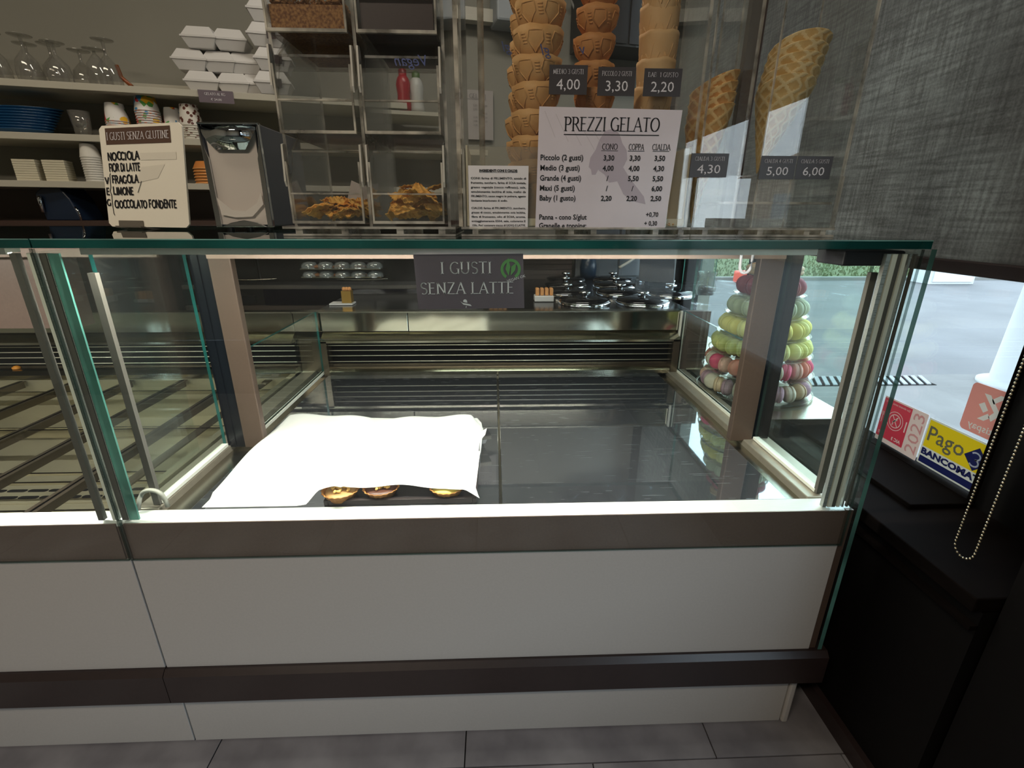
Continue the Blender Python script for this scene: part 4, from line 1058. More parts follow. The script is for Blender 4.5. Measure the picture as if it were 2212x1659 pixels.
# price tags
def price_tag(x0, z1, w_, h_, cap, num, label, y=.8735):
    t = thing('price_tag', label, 'price tag', (x0, y, z1-h_), 0, None)
    obj('card', MB().box(x0, x0+w_, y-.0006, y, z1-h_, z1), M['tagc'], t)
    sh = Sheet((x0, y-.0006, z1-h_), (1,0,0), (0,0,1), (0,-1,0), .0003)
    sh.caps(cap, w_/2, h_*.70, h_*.155, align='c', width=w_*.80, thick=.12, thin=.06, track=.04)
    sh.text(num, w_/2, h_*.17, h_*.52, align='c', width=w_*.62)
    obj('lettering', sh.mb, INKW, t)
M['tagc'] = mat('charcoal_card', (70, 66, 68), .4)
price_tag(.090, 1.354, .061, .041, 'MEDIO 3 GUSTI', '4,00', 'grey price tag reading 4,00 on the cone stand front')
price_tag(.168, 1.352, .060, .040, 'PICCOLO 2 GUSTI', '3,30', 'grey price tag reading 3,30 in the middle of the cone stand')
price_tag(.242, 1.351, .061, .039, 'BABY 1 GUSTO', '2,20', 'grey price tag reading 2,20 at the right of the cone stand')
# big price sheet
px0, pz0, pw, ph = .072, 1.109, .234, .1855
t = thing('price_sheet', 'white sheet of gelato prices fixed on the front of the cone stand', 'sign', (px0, .866, pz0))
yy = .8705
obj('sheet', MB().extrude([(0,.0),(pw-.006,.0),(pw+.003,ph-.002),(.003,ph+.001)], (0,.0008,0), (px0,yy,pz0), (1,0,0), (0,0,1)), mat('price_paper', (232, 224, 232), .28, var=.03, vscale=14), t)
sm = Sheet((px0,yy,pz0), (1,0,0), (0,0,1), (0,-1,0))
cone_shape = [(.104,.140),(.112,.152),(.126,.156),(.136,.148),(.142,.134),(.150,.124),(.152,.110),(.146,.098),(.160,.080),(.186,.052),(.190,.040),(.170,.044),(.150,.056),(.138,.076),(.124,.074),(.116,.086),(.104,.094),(.100,.086),(.094,.086),(.092,.094),(.088,.098),(.090,.112),(.098,.124)]
sm.poly(cone_shape, 0, .5); obj('gelato_watermark', sm.mb, mat('mauve_watermark', (196, 184, 196), .3), t)
sm = Sheet((px0,yy,pz0), (1,0,0), (0,0,1), (0,-1,0))
for q in range(5): sm.line([(.012+.018*q,.180-.004*q),(.030+.022*q,.142-.006*q)], .0007, 0, .6)
obj('stripes', sm.mb, mat('pale_grey_stripes', (208, 200, 206), .3), t)
sh = Sheet((px0,yy,pz0), (1,0,0), (0,0,1), (0,-1,0), .0005)
sh.caps('PREZZI GELATO', .123, .152, .0195, align='c', width=.158, thick=.12, thin=.05)
sh.rect(.044, .1455, .202, .1470)
for cap, cx in (('CONO', .1215), ('COPPA', .166), ('CIALDA', .208)):
    sh.caps(cap, cx, .1245, .0085, align='c', width=.026 if cap != 'CIALDA' else .031, thick=.13, thin=.08); sh.rect(cx-.014, .1222, cx+.014, .1230)
rows = [('Piccolo (2 gusti)', '3,30','3,30','3,50'), ('Medio (3 gusti)', '4,00','4,00','4,30'), ('Grande (4 gusti)', '/','5,50','5,50'), ('Maxi (5 gusti)', '/','/','6,00'), ('Baby (1 gusto)', '2,20','2,20','2,50')]
wds = (.072,.067,.070,.060,.062)
for i, r_ in enumerate(rows):
    y = .1080-.0157*i
    sh.text(r_[0], .006, y, .0118, bold=.02, width=wds[i])
    for s, cx in zip(r_[1:], (.121, .165, .207)): sh.text(s, cx, y, .0112, align='c', bold=.03, width=.003 if s == '/' else .0185)
sh.text('Panna - cono S/glut', .006, .0145, .0118, bold=.02, width=.083); sh.text('Granelle e topping:', .006, .0005, .0118, bold=.02, width=.083)
sh.text('+0,70', .203, .0195, .0105, align='c', bold=.02, width=.022); sh.text('+ 0,30', .202, .005, .0105, align='c', bold=.02, width=.023)
obj('lettering', sh.mb, INK, t)
# ingredient sheet
ix, iz, iw, ih = -.042, ZT+.013, .101, .100
t = thing('ingredient_sheet', 'small white sheet of cone ingredients at lower left of the cone stand', 'sign', (ix, .87, iz))
obj('sheet', MB().box(ix, ix+iw, .8715, .8722, iz, iz+ih), M['paper'], t)
sh = Sheet((ix, .8715, iz), (1,0,0), (0,0,1), (0,-1,0), .0004)
sh.text('INGREDIENTI CONI E CIALDE:', iw/2, .0905, .0052, align='c', bold=.05, width=.064); sh.rect(.0185,.0893,.0825,.0897)
LN = ['CONI: farina di FRUMENTO, amido di','frumento, zucchero, farina di SOIA tostata,','grasso vegetale (cocco raffinato), sale,','emulsionante: lecitina di soia, malto da','FRUMENTO, cacao magro in polvere, agente','lievitante bicarbonato di sodio.','','CIALDE: farina di FRUMENTO, zucchero,','grasso di cocco, emulsionante: soia lecitina,','fibra di frumento, olio di SOIA, aroma,','antiagglomerante E504, sale, colorante E','150c. Puo\' contenere tracce di UOVO E LATTE.']
for i, s in enumerate(LN):
    if s: sh.text(s, .004, .0790-.0070*i+(.002 if i > 6 else 0), .0046, bold=.02, width=.093 if i not in (5,) else .062)
obj('lettering', sh.mb, INK, t)

# ---- waffle cone stand at the right
t = thing('waffle_cone_stand', 'tall clear acrylic stand with compartments for waffle cones', 'stand', (.46, .95, ZT))
V0, V1 = .350, .604
obj('base_plate', MB().box(V0-.002, V1+.004, .872, 1.05, ZT+.0005, ZT+.004, 0, 'z', 1).box(V0-.002, V1+.004, .872, 1.05, ZT+.012, ZT+.016, 0, 'z', 1), AM, t)
for x in (V0+.02, .435, .47, .555, .585): obj('base_block', MB().box(x, x+.010, .876, 1.045, ZT+.004, ZT+.012), M['acredge'], t)
for x, z1 in ((V0, 1.62), (.420, 1.62), (.456, 1.62), (V1-.002, 1.62)):
    obj('upright_sheet', MB().box(x, x+.004, .880, 1.03, ZT+.016, z1, 0, 'x', 1), AM, t)
obj('front_sheet', MB().box(V0, .424, .876, .8795, ZT+.016, 1.62, 0, 'y', 1), AM, t)
obj('front_sheet', MB().box(.456, V1+.002, .876, .8795, ZT+.016, 1.62, 0, 'y', 1), AM, t)
obj('low_front', MB().box(V0, V1, .8700, .8730, ZT+.016, 1.195, 0, 'y', 1), AM, t)
obj('shelf_sheet', MB().box(.404, V1-.006, .88, 1.03, 1.150, 1.154, 0, 'z', 1), AM, t)
obj('brown_post', MB().box(.4275, .4535, .930, .9450, ZT+.016, 1.62), mat('brown_backing', (84, 74, 70), .4), t)
price_tag(.332, 1.229, .064, .037, 'CIALDA 3 GUSTI', '4,30', 'grey price tag reading 4,30 below the left waffle cones', y=.8695)
price_tag(.452, 1.226, .061, .036, 'CIALDA 4 GUSTI', '5,00', 'grey price tag reading 5,00 below the right waffle cones', y=.8695)
price_tag(.515, 1.226, .061, .036, 'CIALDA 5 GUSTI', '6,00', 'grey price tag reading 6,00 at the right end of the counter', y=.8695)
def waffle_mesh(L, R_, slope):
    """rolled waffle cone, tip at origin, axis +Z, slanted rim, raised square grid on both faces"""
    mb = MB(); NA, NL = 132, 96
    def pt(i, j, inner):
        a = 2*PI*i/NA; hmax = L*(1+slope*math.cos(a)); s = hmax*(j/NL)
        r = R_*s/L+.0006
        gu, gv = round(2*PI*R_*.75/.0112)*a/(2*PI), (s/.0112)
        g_ = max(abs(math.sin(PI*(gu+gv)/2)), abs(math.sin(PI*(gu-gv)/2)))**6
        r += (.0012*g_*min(1, s/L*2.5))*(-1 if inner else 1)-(.0022 if inner else 0)
        return (max(r, .0003)*math.cos(a), max(r, .0003)*math.sin(a), s)
    for inner in (0, 1):
        b0 = len(mb.v)
        for j in range(NL+1):
            for i in range(NA): mb.v.append(pt(i, j, inner))
        for j in range(NL):
            for i in range(NA):
                q = [b0+j*NA+i, b0+j*NA+(i+1)%NA, b0+(j+1)*NA+(i+1)%NA, b0+(j+1)*NA+i]
                a = 2*PI*(i+.5)/NA; s = L*(1+slope*math.cos(a))*(j+.5)/NL; gu, gv = round(2*PI*R_*.75/.0112)*a/(2*PI), s/.0112
                rdg = max(abs(math.sin(PI*(gu+gv)/2)), abs(math.sin(PI*(gu-gv)/2)))**6 > .55
                mb.face(q[::-1] if inner else q, 1 if rdg else 0, True)
        if inner:
            for i in range(NA): mb.face((b0-NA+i, b0-NA+(i+1)%NA, len(mb.v)-NA+(i+1)%NA, len(mb.v)-NA+i))
    return mb
M['waffle'] = mat('waffle', (236, 184, 110), .55, rgb2=(216, 150, 76), vscale=40, bump=.2, bscale=200)
M['waffle_r'] = mat('waffle_ridge', (250, 208, 140), .55)
M['waffle2_r'] = mat('pale_waffle_ridge', (252, 226, 168), .55)
M['waffle2'] = mat('pale_waffle', (240, 206, 138), .55, rgb2=(226, 180, 106), vscale=40, bump=.2, bscale=200)
def cones(mesh, mm, base, top, n, dz, label, group, spin):
    base, top = Vector(base), Vector(top); d = (top-base).normalized(); q = d.to_track_quat('Z', 'Y')
    o0 = None
    for i in range(n):
        if o0 is None: o0 = obj('waffle_cone', mesh, mm, local=True); o = o0
        else: o = o0.copy(); COL.objects.link(o)
        o.location = base+d*dz*i; o.rotation_mode = 'QUATERNION'; o.rotation_quaternion = q @ Matrix.Rotation(spin+i*.08, 4, 'Z').to_quaternion()
        tag(o, label.replace('%s', ORD[i]), 'cone', group)
cones(waffle_mesh(.178, .037, .10), [M['waffle'], M['waffle_r']], (.371,.935,ZT+.022), (.379,.935,1.36), 4, .0165, 'golden waffle cone, %s from below in the narrow left compartment', 'waffle cones in the left compartment', .9+PI)
cones(waffle_mesh(.135, .044, .14), [M['waffle2'], M['waffle2_r']], (.492,.955,1.205), (.532,.955,1.44), 5, .0165, 'large pale waffle cone, %s from below in the right compartment', 'waffle cones in the right compartment', .2+PI)
# faint blue marker writing on the clear sheets (read from behind)
sh = Sheet((-.10,.8838,1.352), (-1,0,0), (0,0,1), (0,-1,0), .0004); sh.text('Vegan', 0, 0, .022, slant=.3)
o = obj('marker_writing', sh.mb, mat('blue_marker', (70, 84, 140), .5)); tag(o, 'blue handwriting on the upper right bin, seen from behind', 'writing')
sh = Sheet((.03,.8788,1.372), (-1,0,0), (0,0,1), (0,-1,0), .0004); sh.text('gl', 0, 0, .020, slant=.3); sh.text('gl', -.062, -.004, .022, slant=.3); sh.text('v', -.118, -.002, .022, slant=.3)
o = obj('marker_writing', sh.mb, bpy.data.materials['blue_marker']); tag(o, 'blue handwriting on the cone stand front, seen from behind', 'writing')

# ================================================================ WINDOW STICKERS
def stick(name, label, y0, y1, z0, z1, build, cat='sticker'):
    """on the inner face of the pane; screen-right is -Y"""
    t = thing(name, label, cat, (1.0215, y1, z0)); build(t, y1-y0, z1-z0, (1.0215, y1, z0), (1.0215, y0, z0)); return t
def rrect(w_, h_, r, n=5):
    P = []
    for cx, cyy, a0 in ((w_-r, r, -90), (w_-r, h_-r, 0), (r, h_-r, 90), (r, r, 180)): P += arc(cx, cyy, r, r, a0, a0+90, n)
    return P
RV = Vector((0,-1,0)); UPV = Vector((0,0,1)); NV3 = Vector((-1,0,0))
def body(t, o, w_, h_, mm, r=.004, nm='sheet'):
    obj(nm, MB().extrude(rrect(w_, h_, r), (-.0006,0,0), o, RV, UPV), mm, t)
def b1_(t, w_, h_, o, o2):
    body(t, o, w_, h_, mat('sticker_white', (212, 214, 214), .4), .003)
    s = Sheet(Vector(o)-Vector((.0006,0,0)), RV, UPV, NV3, .0003)
    s.rect(.004, h_*.385, w_-.004, h_-.004); obj('yellow_field', s.mb, mat('sticker_yellow', (226, 200, 28), .4), t)
    s = Sheet(Vector(o)-Vector((.0006,0,0)), RV, UPV, NV3, .0003); s.rect(.004, .004, w_-.004, h_*.175)
    c_ = (w_-.030, h_*.63); q = .027
    s.poly([(c_[0]-q, c_[1]), (c_[0], c_[1]-q), (c_[0]+q, c_[1]), (c_[0], c_[1]+q)], 0, 2)
    s.text('BANCOMAT', .004, h_*.225, .0205, bold=.05, width=w_-.012, k=2); obj('navy_print', s.mb, mat('sticker_navy', (24, 30, 84), .4), t)
    s = Sheet(Vector(o)-Vector((.0006,0,0)), RV, UPV, NV3, .0003); s.text('Pago', .006, h_*.54, .052, bold=.008, width=.093, k=2)
    obj('grey_print', s.mb, mat('sticker_grey', (98, 96, 84), .4), t)
    s = Sheet(Vector(o)-Vector((.0006,0,0)), RV, UPV, NV3, .0003)
    s.line(arc(c_[0]-.002, c_[1]+.006, .010, .008, 150, -90, 8)+arc(c_[0]-.002, c_[1]-.009, .010, .008, 90, -150, 8)[1:], .0035, 0, 3)
    obj('emblem', s.mb, mat('sticker_silver', (170, 176, 196), .4), t)
stick('payment_sticker', 'yellow and navy card payment sticker low on the window glass', .836, .994, .571, .686, b1_)
def b2_(t, w_, h_, o, o2):
    body(t, o, w_, h_, mat('sticker_salmon', (226, 150, 146), .4), .010)
    s = Sheet(Vector(o)-Vector((.0006,0,0)), RV, UPV, NV3, .0003)
    cx, c2 = w_*.52, h_*.60
    s.poly([(cx-.022,c2+.026),(cx-.008,c2+.026),(cx+.022,c2-.006),(cx+.008,c2-.026),(cx,c2-.018),(cx+.008,c2-.006)]); s.poly([(cx+.010,c2+.032),(cx+.024,c2+.032),(cx+.002,c2+.010),(cx-.004,c2+.018)])
    s.poly([(cx-.020,c2-.030),(cx-.006,c2-.030),(cx+.004,c2-.020),(cx-.002,c2-.012)]); s.poly([(cx-.026,c2+.0),(cx-.012,c2-.014),(cx-.004,c2-.006),(cx-.016,c2+.008)])
    obj('emblem', s.mb, mat('sticker_pale', (222, 218, 222), .4), t)
    s = Sheet(Vector(o)+RV*w_-Vector((.0006,0,0)), -RV, UPV, NV3, .0003); s.text('satispay', .010, h_*.10, .021, width=w_-.026, bold=.01); obj('lettering', s.mb, bpy.data.materials['sticker_pale'], t)
stick('salmon_sticker', 'salmon square sticker with a white folded emblem on the glass, mirrored', .826, .924, .694, .800, b2_)
def b3_(t, w_, h_, o, o2):
    body(t, o, w_, h_, mat('sticker_pinkwhite', (226, 206, 208), .4), .002)
    s = Sheet(Vector(o)-Vector((.0006,0,0)), RV, UPV, NV3, .0003); s.rect(.0, .012, w_*.66, h_-.004); obj('red_field', s.mb, mat('sticker_red', (204, 62, 84), .4), t)
    s = Sheet(Vector(o)-Vector((.0006,0,0)), RV, UPV, NV3, .0003); cx, c2 = w_*.36, h_*.56
    s.line(arc(cx, c2, .024, .024, 0, 360, 28), .0015, 0, 2); s.line(arc(cx, c2, .017, .017, 0, 360, 24), .0022, 0, 2)
    s.line([(cx-.010,c2+.013),(cx+.010,c2-.013)], .0022, 0, 2); s.line([(cx+.007,c2+.012),(cx-.004,c2-.002),(cx-.006,c2-.012)], .003, 0, 2); s.line([(cx-.007,c2-.004),(cx+.006,c2+.006)], .003, 0, 2)
    for q in (-.0025, 0, .0025): s.line([(.006+q, c2+.012),(.006+q, c2+.002)], .0012, 0, 2)
    s.line([(.006, c2+.002),(.006, c2-.018)], .0018, 0, 2); s.line([(w_*.615, c2+.012),(w_*.615, c2-.016)], .0035, 0, 2)
    obj('emblem', s.mb, bpy.data.materials['sticker_pinkwhite'], t)
    s = Sheet(Vector(o)+RV*w_-Vector((.0006,0,0)), -RV, UPV, NV3, .0003)
    s.text('AIC 3', w_*.40, .018, .012, bold=.03, k=2, width=.028); s.text('Qui alimenti senza glutine', w_*.37, h_-.014, .0075, k=2, width=w_*.58)
    for q in range(3): s.rect(w_*.80, .020+q*.003, w_*.96, .0212+q*.003, 0, 2)
    obj('lettering', s.mb, bpy.data.materials['sticker_pinkwhite'], t)
    s = Sheet(Vector(o)+RV*(w_-.006)-Vector((.0006,0,0)), Vector((0,0,1)), Vector((0,1,0)), NV3, .0003)
    # year running up the white strip, mirrored with the rest
    s = Sheet(Vector(o)+RV*(w_-.004)-Vector((.0006,0,0)), UPV, -RV, NV3, .0003); s.text('2023', .008, .002, .044, width=h_-.016, k=2); obj('year', s.mb, mat('sticker_rose', (206, 146, 152), .4), t)
stick('gluten_free_sticker', 'red gluten-free notice and year sticker low on the glass, mirrored', .998, 1.128, .569, .690, b3_)
#@@BACK
# ================================================================ BACK BAR
WT = mat('white_shelf', (186, 182, 168), .5)
def shelf(z, name, label, a0=-1.8, a1=2.4, d=.26):
    t = thing(name, label, 'shelf', tuple(bw(a0, 0, z)))
    obj('board', MB().obox(bw(a0, 0, z-.023), U*(a1-a0), -Nn*d, (0,0,.023)), WT, t, bevel=.001)
    return t
shelf(1.580, 'wall_shelf', 'top pale wall shelf holding glasses and foam boxes', a1=.55)
shelf(1.410, 'wall_shelf', 'middle pale wall shelf holding paper cups', a1=.9)
shelf(1.247, 'wall_shelf', 'lowest pale wall shelf holding napkins and cup stacks', a1=.9)
# darker backing strip with a ledge between the shelves
t = thing('back_counter', 'dark brown back counter running under the wall shelves', 'counter', tuple(bw(-2.2, 0, 0)))
obj('worktop', MB().obox(bw(-1.75, -.02, 1.07), U*2.95, -Nn*.28, (0,0,.035)), mat('brown_worktop', (70, 54, 48), .35), t)
obj('carcass', MB().obox(bw(-1.75, .16, 0), U*2.45, -Nn*.10, (0,0,1.065)), mat('dark_cabinet', (42, 38, 36), .4), t)
obj('wall_cladding', MB().obox(bw(-2.2, .255, 1.105), U*3.0, -Nn*.012, (0,0,.12)), mat('brown_cladding', (96, 82, 72), .5), t)
# wall panels
struct('trim_4', MB().obox(bw(-2.2, .262, 1.63), U*2.05, -Nn*.008, (0,0,.012)), WT)

def cup_stack(a, z, n, r, h, dz, mlist, label, d=.06, group=None, inv=True):
    t = thing('cup_stack', label, 'cups', tuple(bw(a, d, z)), 0, group)
    for i in range(n):
        zz = i*dz
        mb = MB().lathe([(r,0),(r*1.04,.002),(r,.004),(r*.74,h),(0,h)] if inv else [(0,0),(r*.74,0),(r,h-.003),(r*1.04,h-.001),(r,h)], (0,0,zz), 20, ms=[0,0,1,0] if inv else [0,1,0,0])
        obj('cup', mb, mlist, t, local=True)
    return t
m, nt, b = newmat('dotted_paper'); 
tcn = nt.nodes.new('ShaderNodeTexCoord'); vo = nt.nodes.new('ShaderNodeTexVoronoi'); vo.inputs['Scale'].default_value = 62; r_ = nt.nodes.new('ShaderNodeValToRGB')
r_.color_ramp.interpolation = 'CONSTANT'; r_.color_ramp.elements[0].color = (.10,.03,.02,1); r_.color_ramp.elements[1].position = .36; r_.color_ramp.elements[1].color = (.62,.60,.55,1)
nt.links.new(tcn.outputs['Object'], vo.inputs['Vector']); nt.links.new(vo.outputs['Distance'], r_.inputs[0]); nt.links.new(r_.outputs[0], b.inputs['Base Color'])
DOT = m
m, nt, b = newmat('bright_printed_paper'); tcn = nt.nodes.new('ShaderNodeTexCoord'); vo = nt.nodes.new('ShaderNodeTexVoronoi'); vo.inputs['Scale'].default_value = 48
r_ = nt.nodes.new('ShaderNodeValToRGB'); r_.color_ramp.interpolation = 'CONSTANT'; sp = nt.nodes.new('ShaderNodeSeparateColor')
E_ = r_.color_ramp.elements; E_[0].color = (.75,.74,.72,1); E_[1].position = .5; E_[1].color = (.6,.04,.05,1)
for p_, c_ in ((.62,(.1,.35,.08,1)),(.74,(.8,.45,.02,1)),(.86,(.05,.25,.5,1))): e = E_.new(p_); e.color = c_
nt.links.new(tcn.outputs['Object'], vo.inputs['Vector']); nt.links.new(vo.outputs['Color'], sp.inputs[0]); nt.links.new(sp.outputs[0], r_.inputs[0]); nt.links.new(r_.outputs[0], b.inputs['Base Color'])
FRU = m
RIM = mat('blue_orange_rim', (150, 176, 186), .5, rgb2=(200, 120, 80), vscale=90)
def aX(x): return (x+.9)/U.x
cup_stack(aX(-1.44), 1.4105, 8, .040, .066, .0075, [RIM, FRU], 'short stack of fruit-printed paper cups, leftmost on the middle shelf', .07)
cup_stack(aX(-1.335), 1.4105, 12, .042, .072, .0085, [RIM, FRU], 'tallest stack of fruit-printed paper cups on the middle shelf', .07)
cup_stack(aX(-1.262), 1.4105, 8, .036, .062, .008, [RIM, FRU], 'fruit-printed cup stack right of the tallest one', .10)
cup_stack(aX(-1.190), 1.4105, 7, .042, .078, .008, [WT, DOT], 'spotted paper cup stack, rightmost on the middle shelf', .06)
WC = mat('white_paper_cup', (206, 204, 196), .55); OC = mat('orange_paper_cup', (196, 124, 60), .55); OC2 = mat('pale_orange_rim', (220, 160, 96), .55)
cup_stack(aX(-1.545), 1.2475, 11, .033, .05, .0085, [WC, WC], 'left stack of small white cups on the lowest shelf', .04)
cup_stack(aX(-1.475), 1.2475, 12, .033, .05, .0085, [WC, WC], 'right stack of small white cups, behind the flavour board', .05)
cup_stack(aX(-1.165), 1.2475, 6, .052, .03, .011, [OC2, OC], 'stack of orange cups on the lowest shelf by the napkin dispenser', .06)
def goblet(x, z, h, label, group, d=.10, tilt=0):
    t = thing('goblet', label, 'glass', tuple(bw(aX(x), d, z)), 0, group)
    obj('bowl', MB().lathe([(.036,0),(.038,.03),(.032,.07),(.014,.095),(.006,.105)], n=18), GG, t, local=True)
    obj('stem', MB().lathe([(.006,.105),(.0045,.115),(.006,h-.006)], n=10), GG, t, local=True)
    obj('foot', MB().lathe([(.006,h-.006),(.034,h-.002),(.036,h),(0,h)], n=20), GG, t, local=True)
    return t
GG = glass('goblet_glass', (.82,.82,.80), .10, haze=.12, hazec=(.6,.58,.55))
gp = None
for i, (x, h, d) in enumerate(((-1.90,.15,.05),(-1.82,.15,.12),(-1.755,.148,.05),(-1.70,.142,.14),(-1.665,.146,.05),(-1.61,.138,.10),(-1.575,.132,.05),(-1.53,.128,.12))):
    lab, grp = 'upturned clear sundae glass in the cluster at left on the top shelf', 'upturned sundae glasses on the top shelf'
    if gp is None: gp = goblet(x, 1.5805, .15, lab, grp, d)
    else: dup(gp, tuple(bw(aX(x), d, 1.5805)), scale=(1,1,h/.15))
goblet(-1.425, 1.5805, .155, 'taller upturned glass standing alone right of the cluster', 'x', .06)
goblet(-1.455, 1.5805, .12, 'short upturned glass beside the taller lone one', 'x', .05)
for o_ in list(bpy.data.objects):
    if o_.get('group') == 'x': del o_['group']
o = obj('amber_stirrer', MB().tube([tuple(bw(aX(-1.405), .08, 1.66)), tuple(bw(aX(-1.395), .07, 1.62)), tuple(bw(aX(-1.36), .05, 1.587))], .007, 8), mat('amber', (136, 70, 24), .2)); tag(o, 'amber brown stirrer leaning against the tall glass', 'stirrer')
# foam takeaway boxes
FM = mat('white_foam', (210, 208, 206), .7)
def foam(x, z, label, d=.07, s=1.0, flip=False, rot=0.0):
    t = thing('foam_box', label, 'box', tuple(bw(aX(x), d, z)), math.atan2(U.y, U.x)+rot, 'foam gelato boxes on the top shelf')
    w_, h_ = .060*s, .033*s
    lo = MB().obox((-w_*.72,-.045,0), (w_*1.44,0,0), (0,.09,0), (0,0,h_))
    for i in (0,1,2,3): v = lo.v[i]; 
    def frus(z0, z1, w0, w1, d0, d1):
        mb = MB(); n = mb.add([(-w0,-d0,z0),(w0,-d0,z0),(w0,d0,z0),(-w0,d0,z0),(-w1,-d1,z1),(w1,-d1,z1),(w1,d1,z1),(-w1,d1,z1)])
        for q in ((0,3,2,1),(4,5,6,7),(0,1,5,4),(1,2,6,5),(2,3,7,6),(3,0,4,7)): mb.face([n+i for i in q])
        return mb
    obj('tub', frus(0, h_, w_*.72, w_, .035, .048), FM, t, local=True, bevel=.002)
    obj('rim', frus(h_, h_+.006, w_*1.04, w_*1.04, .05, .05), FM, t, local=True)
    obj('lid', frus(h_+.006, h_*2+.006, w_, w_*.66, .048, .032), FM, t, local=True, bevel=.002)
    return t
fb = foam(-1.120, 1.5805, 'foam takeaway box at the left of the bottom row in the pile')
H2 = .0735
for x, k, pn in ((-1.01,0,'middle of the bottom'),(-.93,0,'right of the bottom'),(-1.15,1,'left of the second'),(-1.05,1,'middle of the second'),(-.965,1,'right of the second'),(-1.10,2,'left of the top'),(-1.00,2,'right of the top')):
    dup(fb, tuple(bw(aX(x), .07+.01*(k%2), 1.5805+H2*k)), (0,0,math.atan2(U.y,U.x)+random.uniform(-.1,.1)), 'foam takeaway box at the %s row in the pile' % pn)
tagm = mat('plum_hole', (50, 38, 42), .5)
for k in range(5):
    o = dup(fb, tuple(bw(aX(-.868+.012*(k%2)), .035-.0*k, 1.5805+.0805*k)), (0,0,math.atan2(U.y,U.x)), 'foam box with a dark label, %s from the bottom of the tall column' % ORD[k], 'labelled foam boxes in the tall column')
    o.scale = (1.1,1,1.12)
    lb = obj('label', MB().box(.004,.032,-.055,-.0538,.020,.046), tagm, o, local=True)
# shelf-edge sign
t = thing('shelf_sign', 'small plum price sign on the edge of the top shelf', 'sign', tuple(bw(aX(-1.132), -.004, 1.535)))
obj('card', MB().obox(bw(aX(-1.132), -.002, 1.538), U*.122, Nn*.002, (0,0,.043)), M['card'], t)
sh = Sheet(bw(aX(-1.132), -.0045, 1.538), U, (0,0,1), Nn, .0008)
sh.caps('GELATO AL KG', .058, .026, .0085, align='c', width=.072, thick=.12, thin=.07); sh.text('\u20ac 24,00', .060, .008, .0105, align='c', width=.038)
obj('lettering', sh.mb, INKW, t)
# blue dishes at the far left of the middle shelf
bd = None
BL = mat('blue_dish', (30, 84, 128), .35)
for i in range(9):
    if bd is None:
        bd = obj('blue_dish', MB().lathe([(.0,.0),(.07,.0),(.115,.016),(.118,.018),(.07,.004),(0,.004)], n=28, sy=.5), BL); o = bd
    else: o = bd.copy(); COL.objects.link(o)
    o.location = bw(aX(-1.78+.012*i*.5), .10, 1.4105+.0092*i); o.rotation_euler = (0,0,.2)
    tag(o, 'blue oval dish, %s from the bottom of the middle shelf stack' % ORD[i], 'dish', 'blue dishes stacked on the middle shelf')
o = obj('glass_tumbler', MB().lathe([(0,.002),(.026,.002),(.034,.085),(.033,.085),(.025,.004)], n=20), GG); o.location = bw(aX(-1.555), .06, 1.4105); tag(o, 'clear tumbler standing left of the printed cups', 'glass')
NP = mat('napkin_cream', (206, 200, 178), .8)
for x, lab in ((-1.755, 'left block of cream paper napkins on the lowest shelf'), (-1.665, 'right block of cream paper napkins on the lowest shelf')):
    t = thing('napkin_block', lab, 'napkins', tuple(bw(aX(x), .06, 1.2475)), math.atan2(U.y,U.x))
    for i in range(9): obj('napkin', MB().box(-.036,.036,-.03,.03,i*.0083+.0003,(i+1)*.0083-.0003), NP, t, local=True, bevel=.001)
# dark blue tap jug below the shelves
t = thing('coffee_machine', 'dark blue machine with a steel spout on the back counter', 'machine', tuple(bw(aX(-1.70), .04, 1.105)))
obj('body', MB().extrude([(-.06,0),(.085,0),(.06,.08),(.03,.125),(-.03,.125),(-.065,.10),(-.07,.06)], (0,.12,0), (0,0,0)), mat('dark_blue_enamel', (28, 42, 64), .3), t, local=True) if False else None
obj('body', MB().extrude([(-.05,0),(.085,0),(.06,.08),(.03,.125),(-.03,.125),(-.065,.10),(-.06,.06)], (0,.12,0), (0,0,0), (1,0,0), (0,0,1)), mat('dark_blue_enamel', (28, 42, 64), .3), t, local=True, bevel=.004)
obj('spout', MB().lathe([(0,0),(.006,0),(.008,.05),(.006,.06),(0,.06)], (-.045,-.01,.03), 10), M['chrome'], t, local=True)
obj('handle', MB().tube([(.085,-.005,.0),(.09,-.01,.03),(.08,-.01,.05)], .004, 8), M['chrome'], t, local=True)
# bottles behind the dispenser
def bottle(x, label, bc, cc, z=1.555):
    t = thing('sauce_bottle', label, 'bottle', tuple(bw(aX(x), .05, z)))
    obj('bottle_body', MB().lathe([(0,0),(.030,0),(.031,.02),(.026,.06),(.031,.10),(.024,.125),(.016,.135),(0,.135)], n=20), bc, t, local=True)
    obj('cap', MB().lathe([(.017,.133),(.017,.155),(.010,.160),(0,.16)], n=16), cc, t, local=True)
bottle(-.372, 'red sauce bottle seen through the dispenser', mat('red_plastic_bottle', (160, 34, 44), .35), bpy.data.materials['red_plastic_bottle'], 1.556)
bottle(-.318, 'white sauce bottle with a green neck seen through the dispenser', mat('white_bottle', (190, 190, 186), .4), mat('green_cap', (84, 110, 60), .4), 1.550)
t = thing('bottle_shelf', 'short pale shelf carrying the red and white sauce bottles', 'shelf', tuple(bw(aX(-.45), 0, 1.54)))
obj('board', MB().obox(bw(aX(-.50), .0, 1.535), U*.30, -Nn*.25, (0,0,.015)), WT, t)
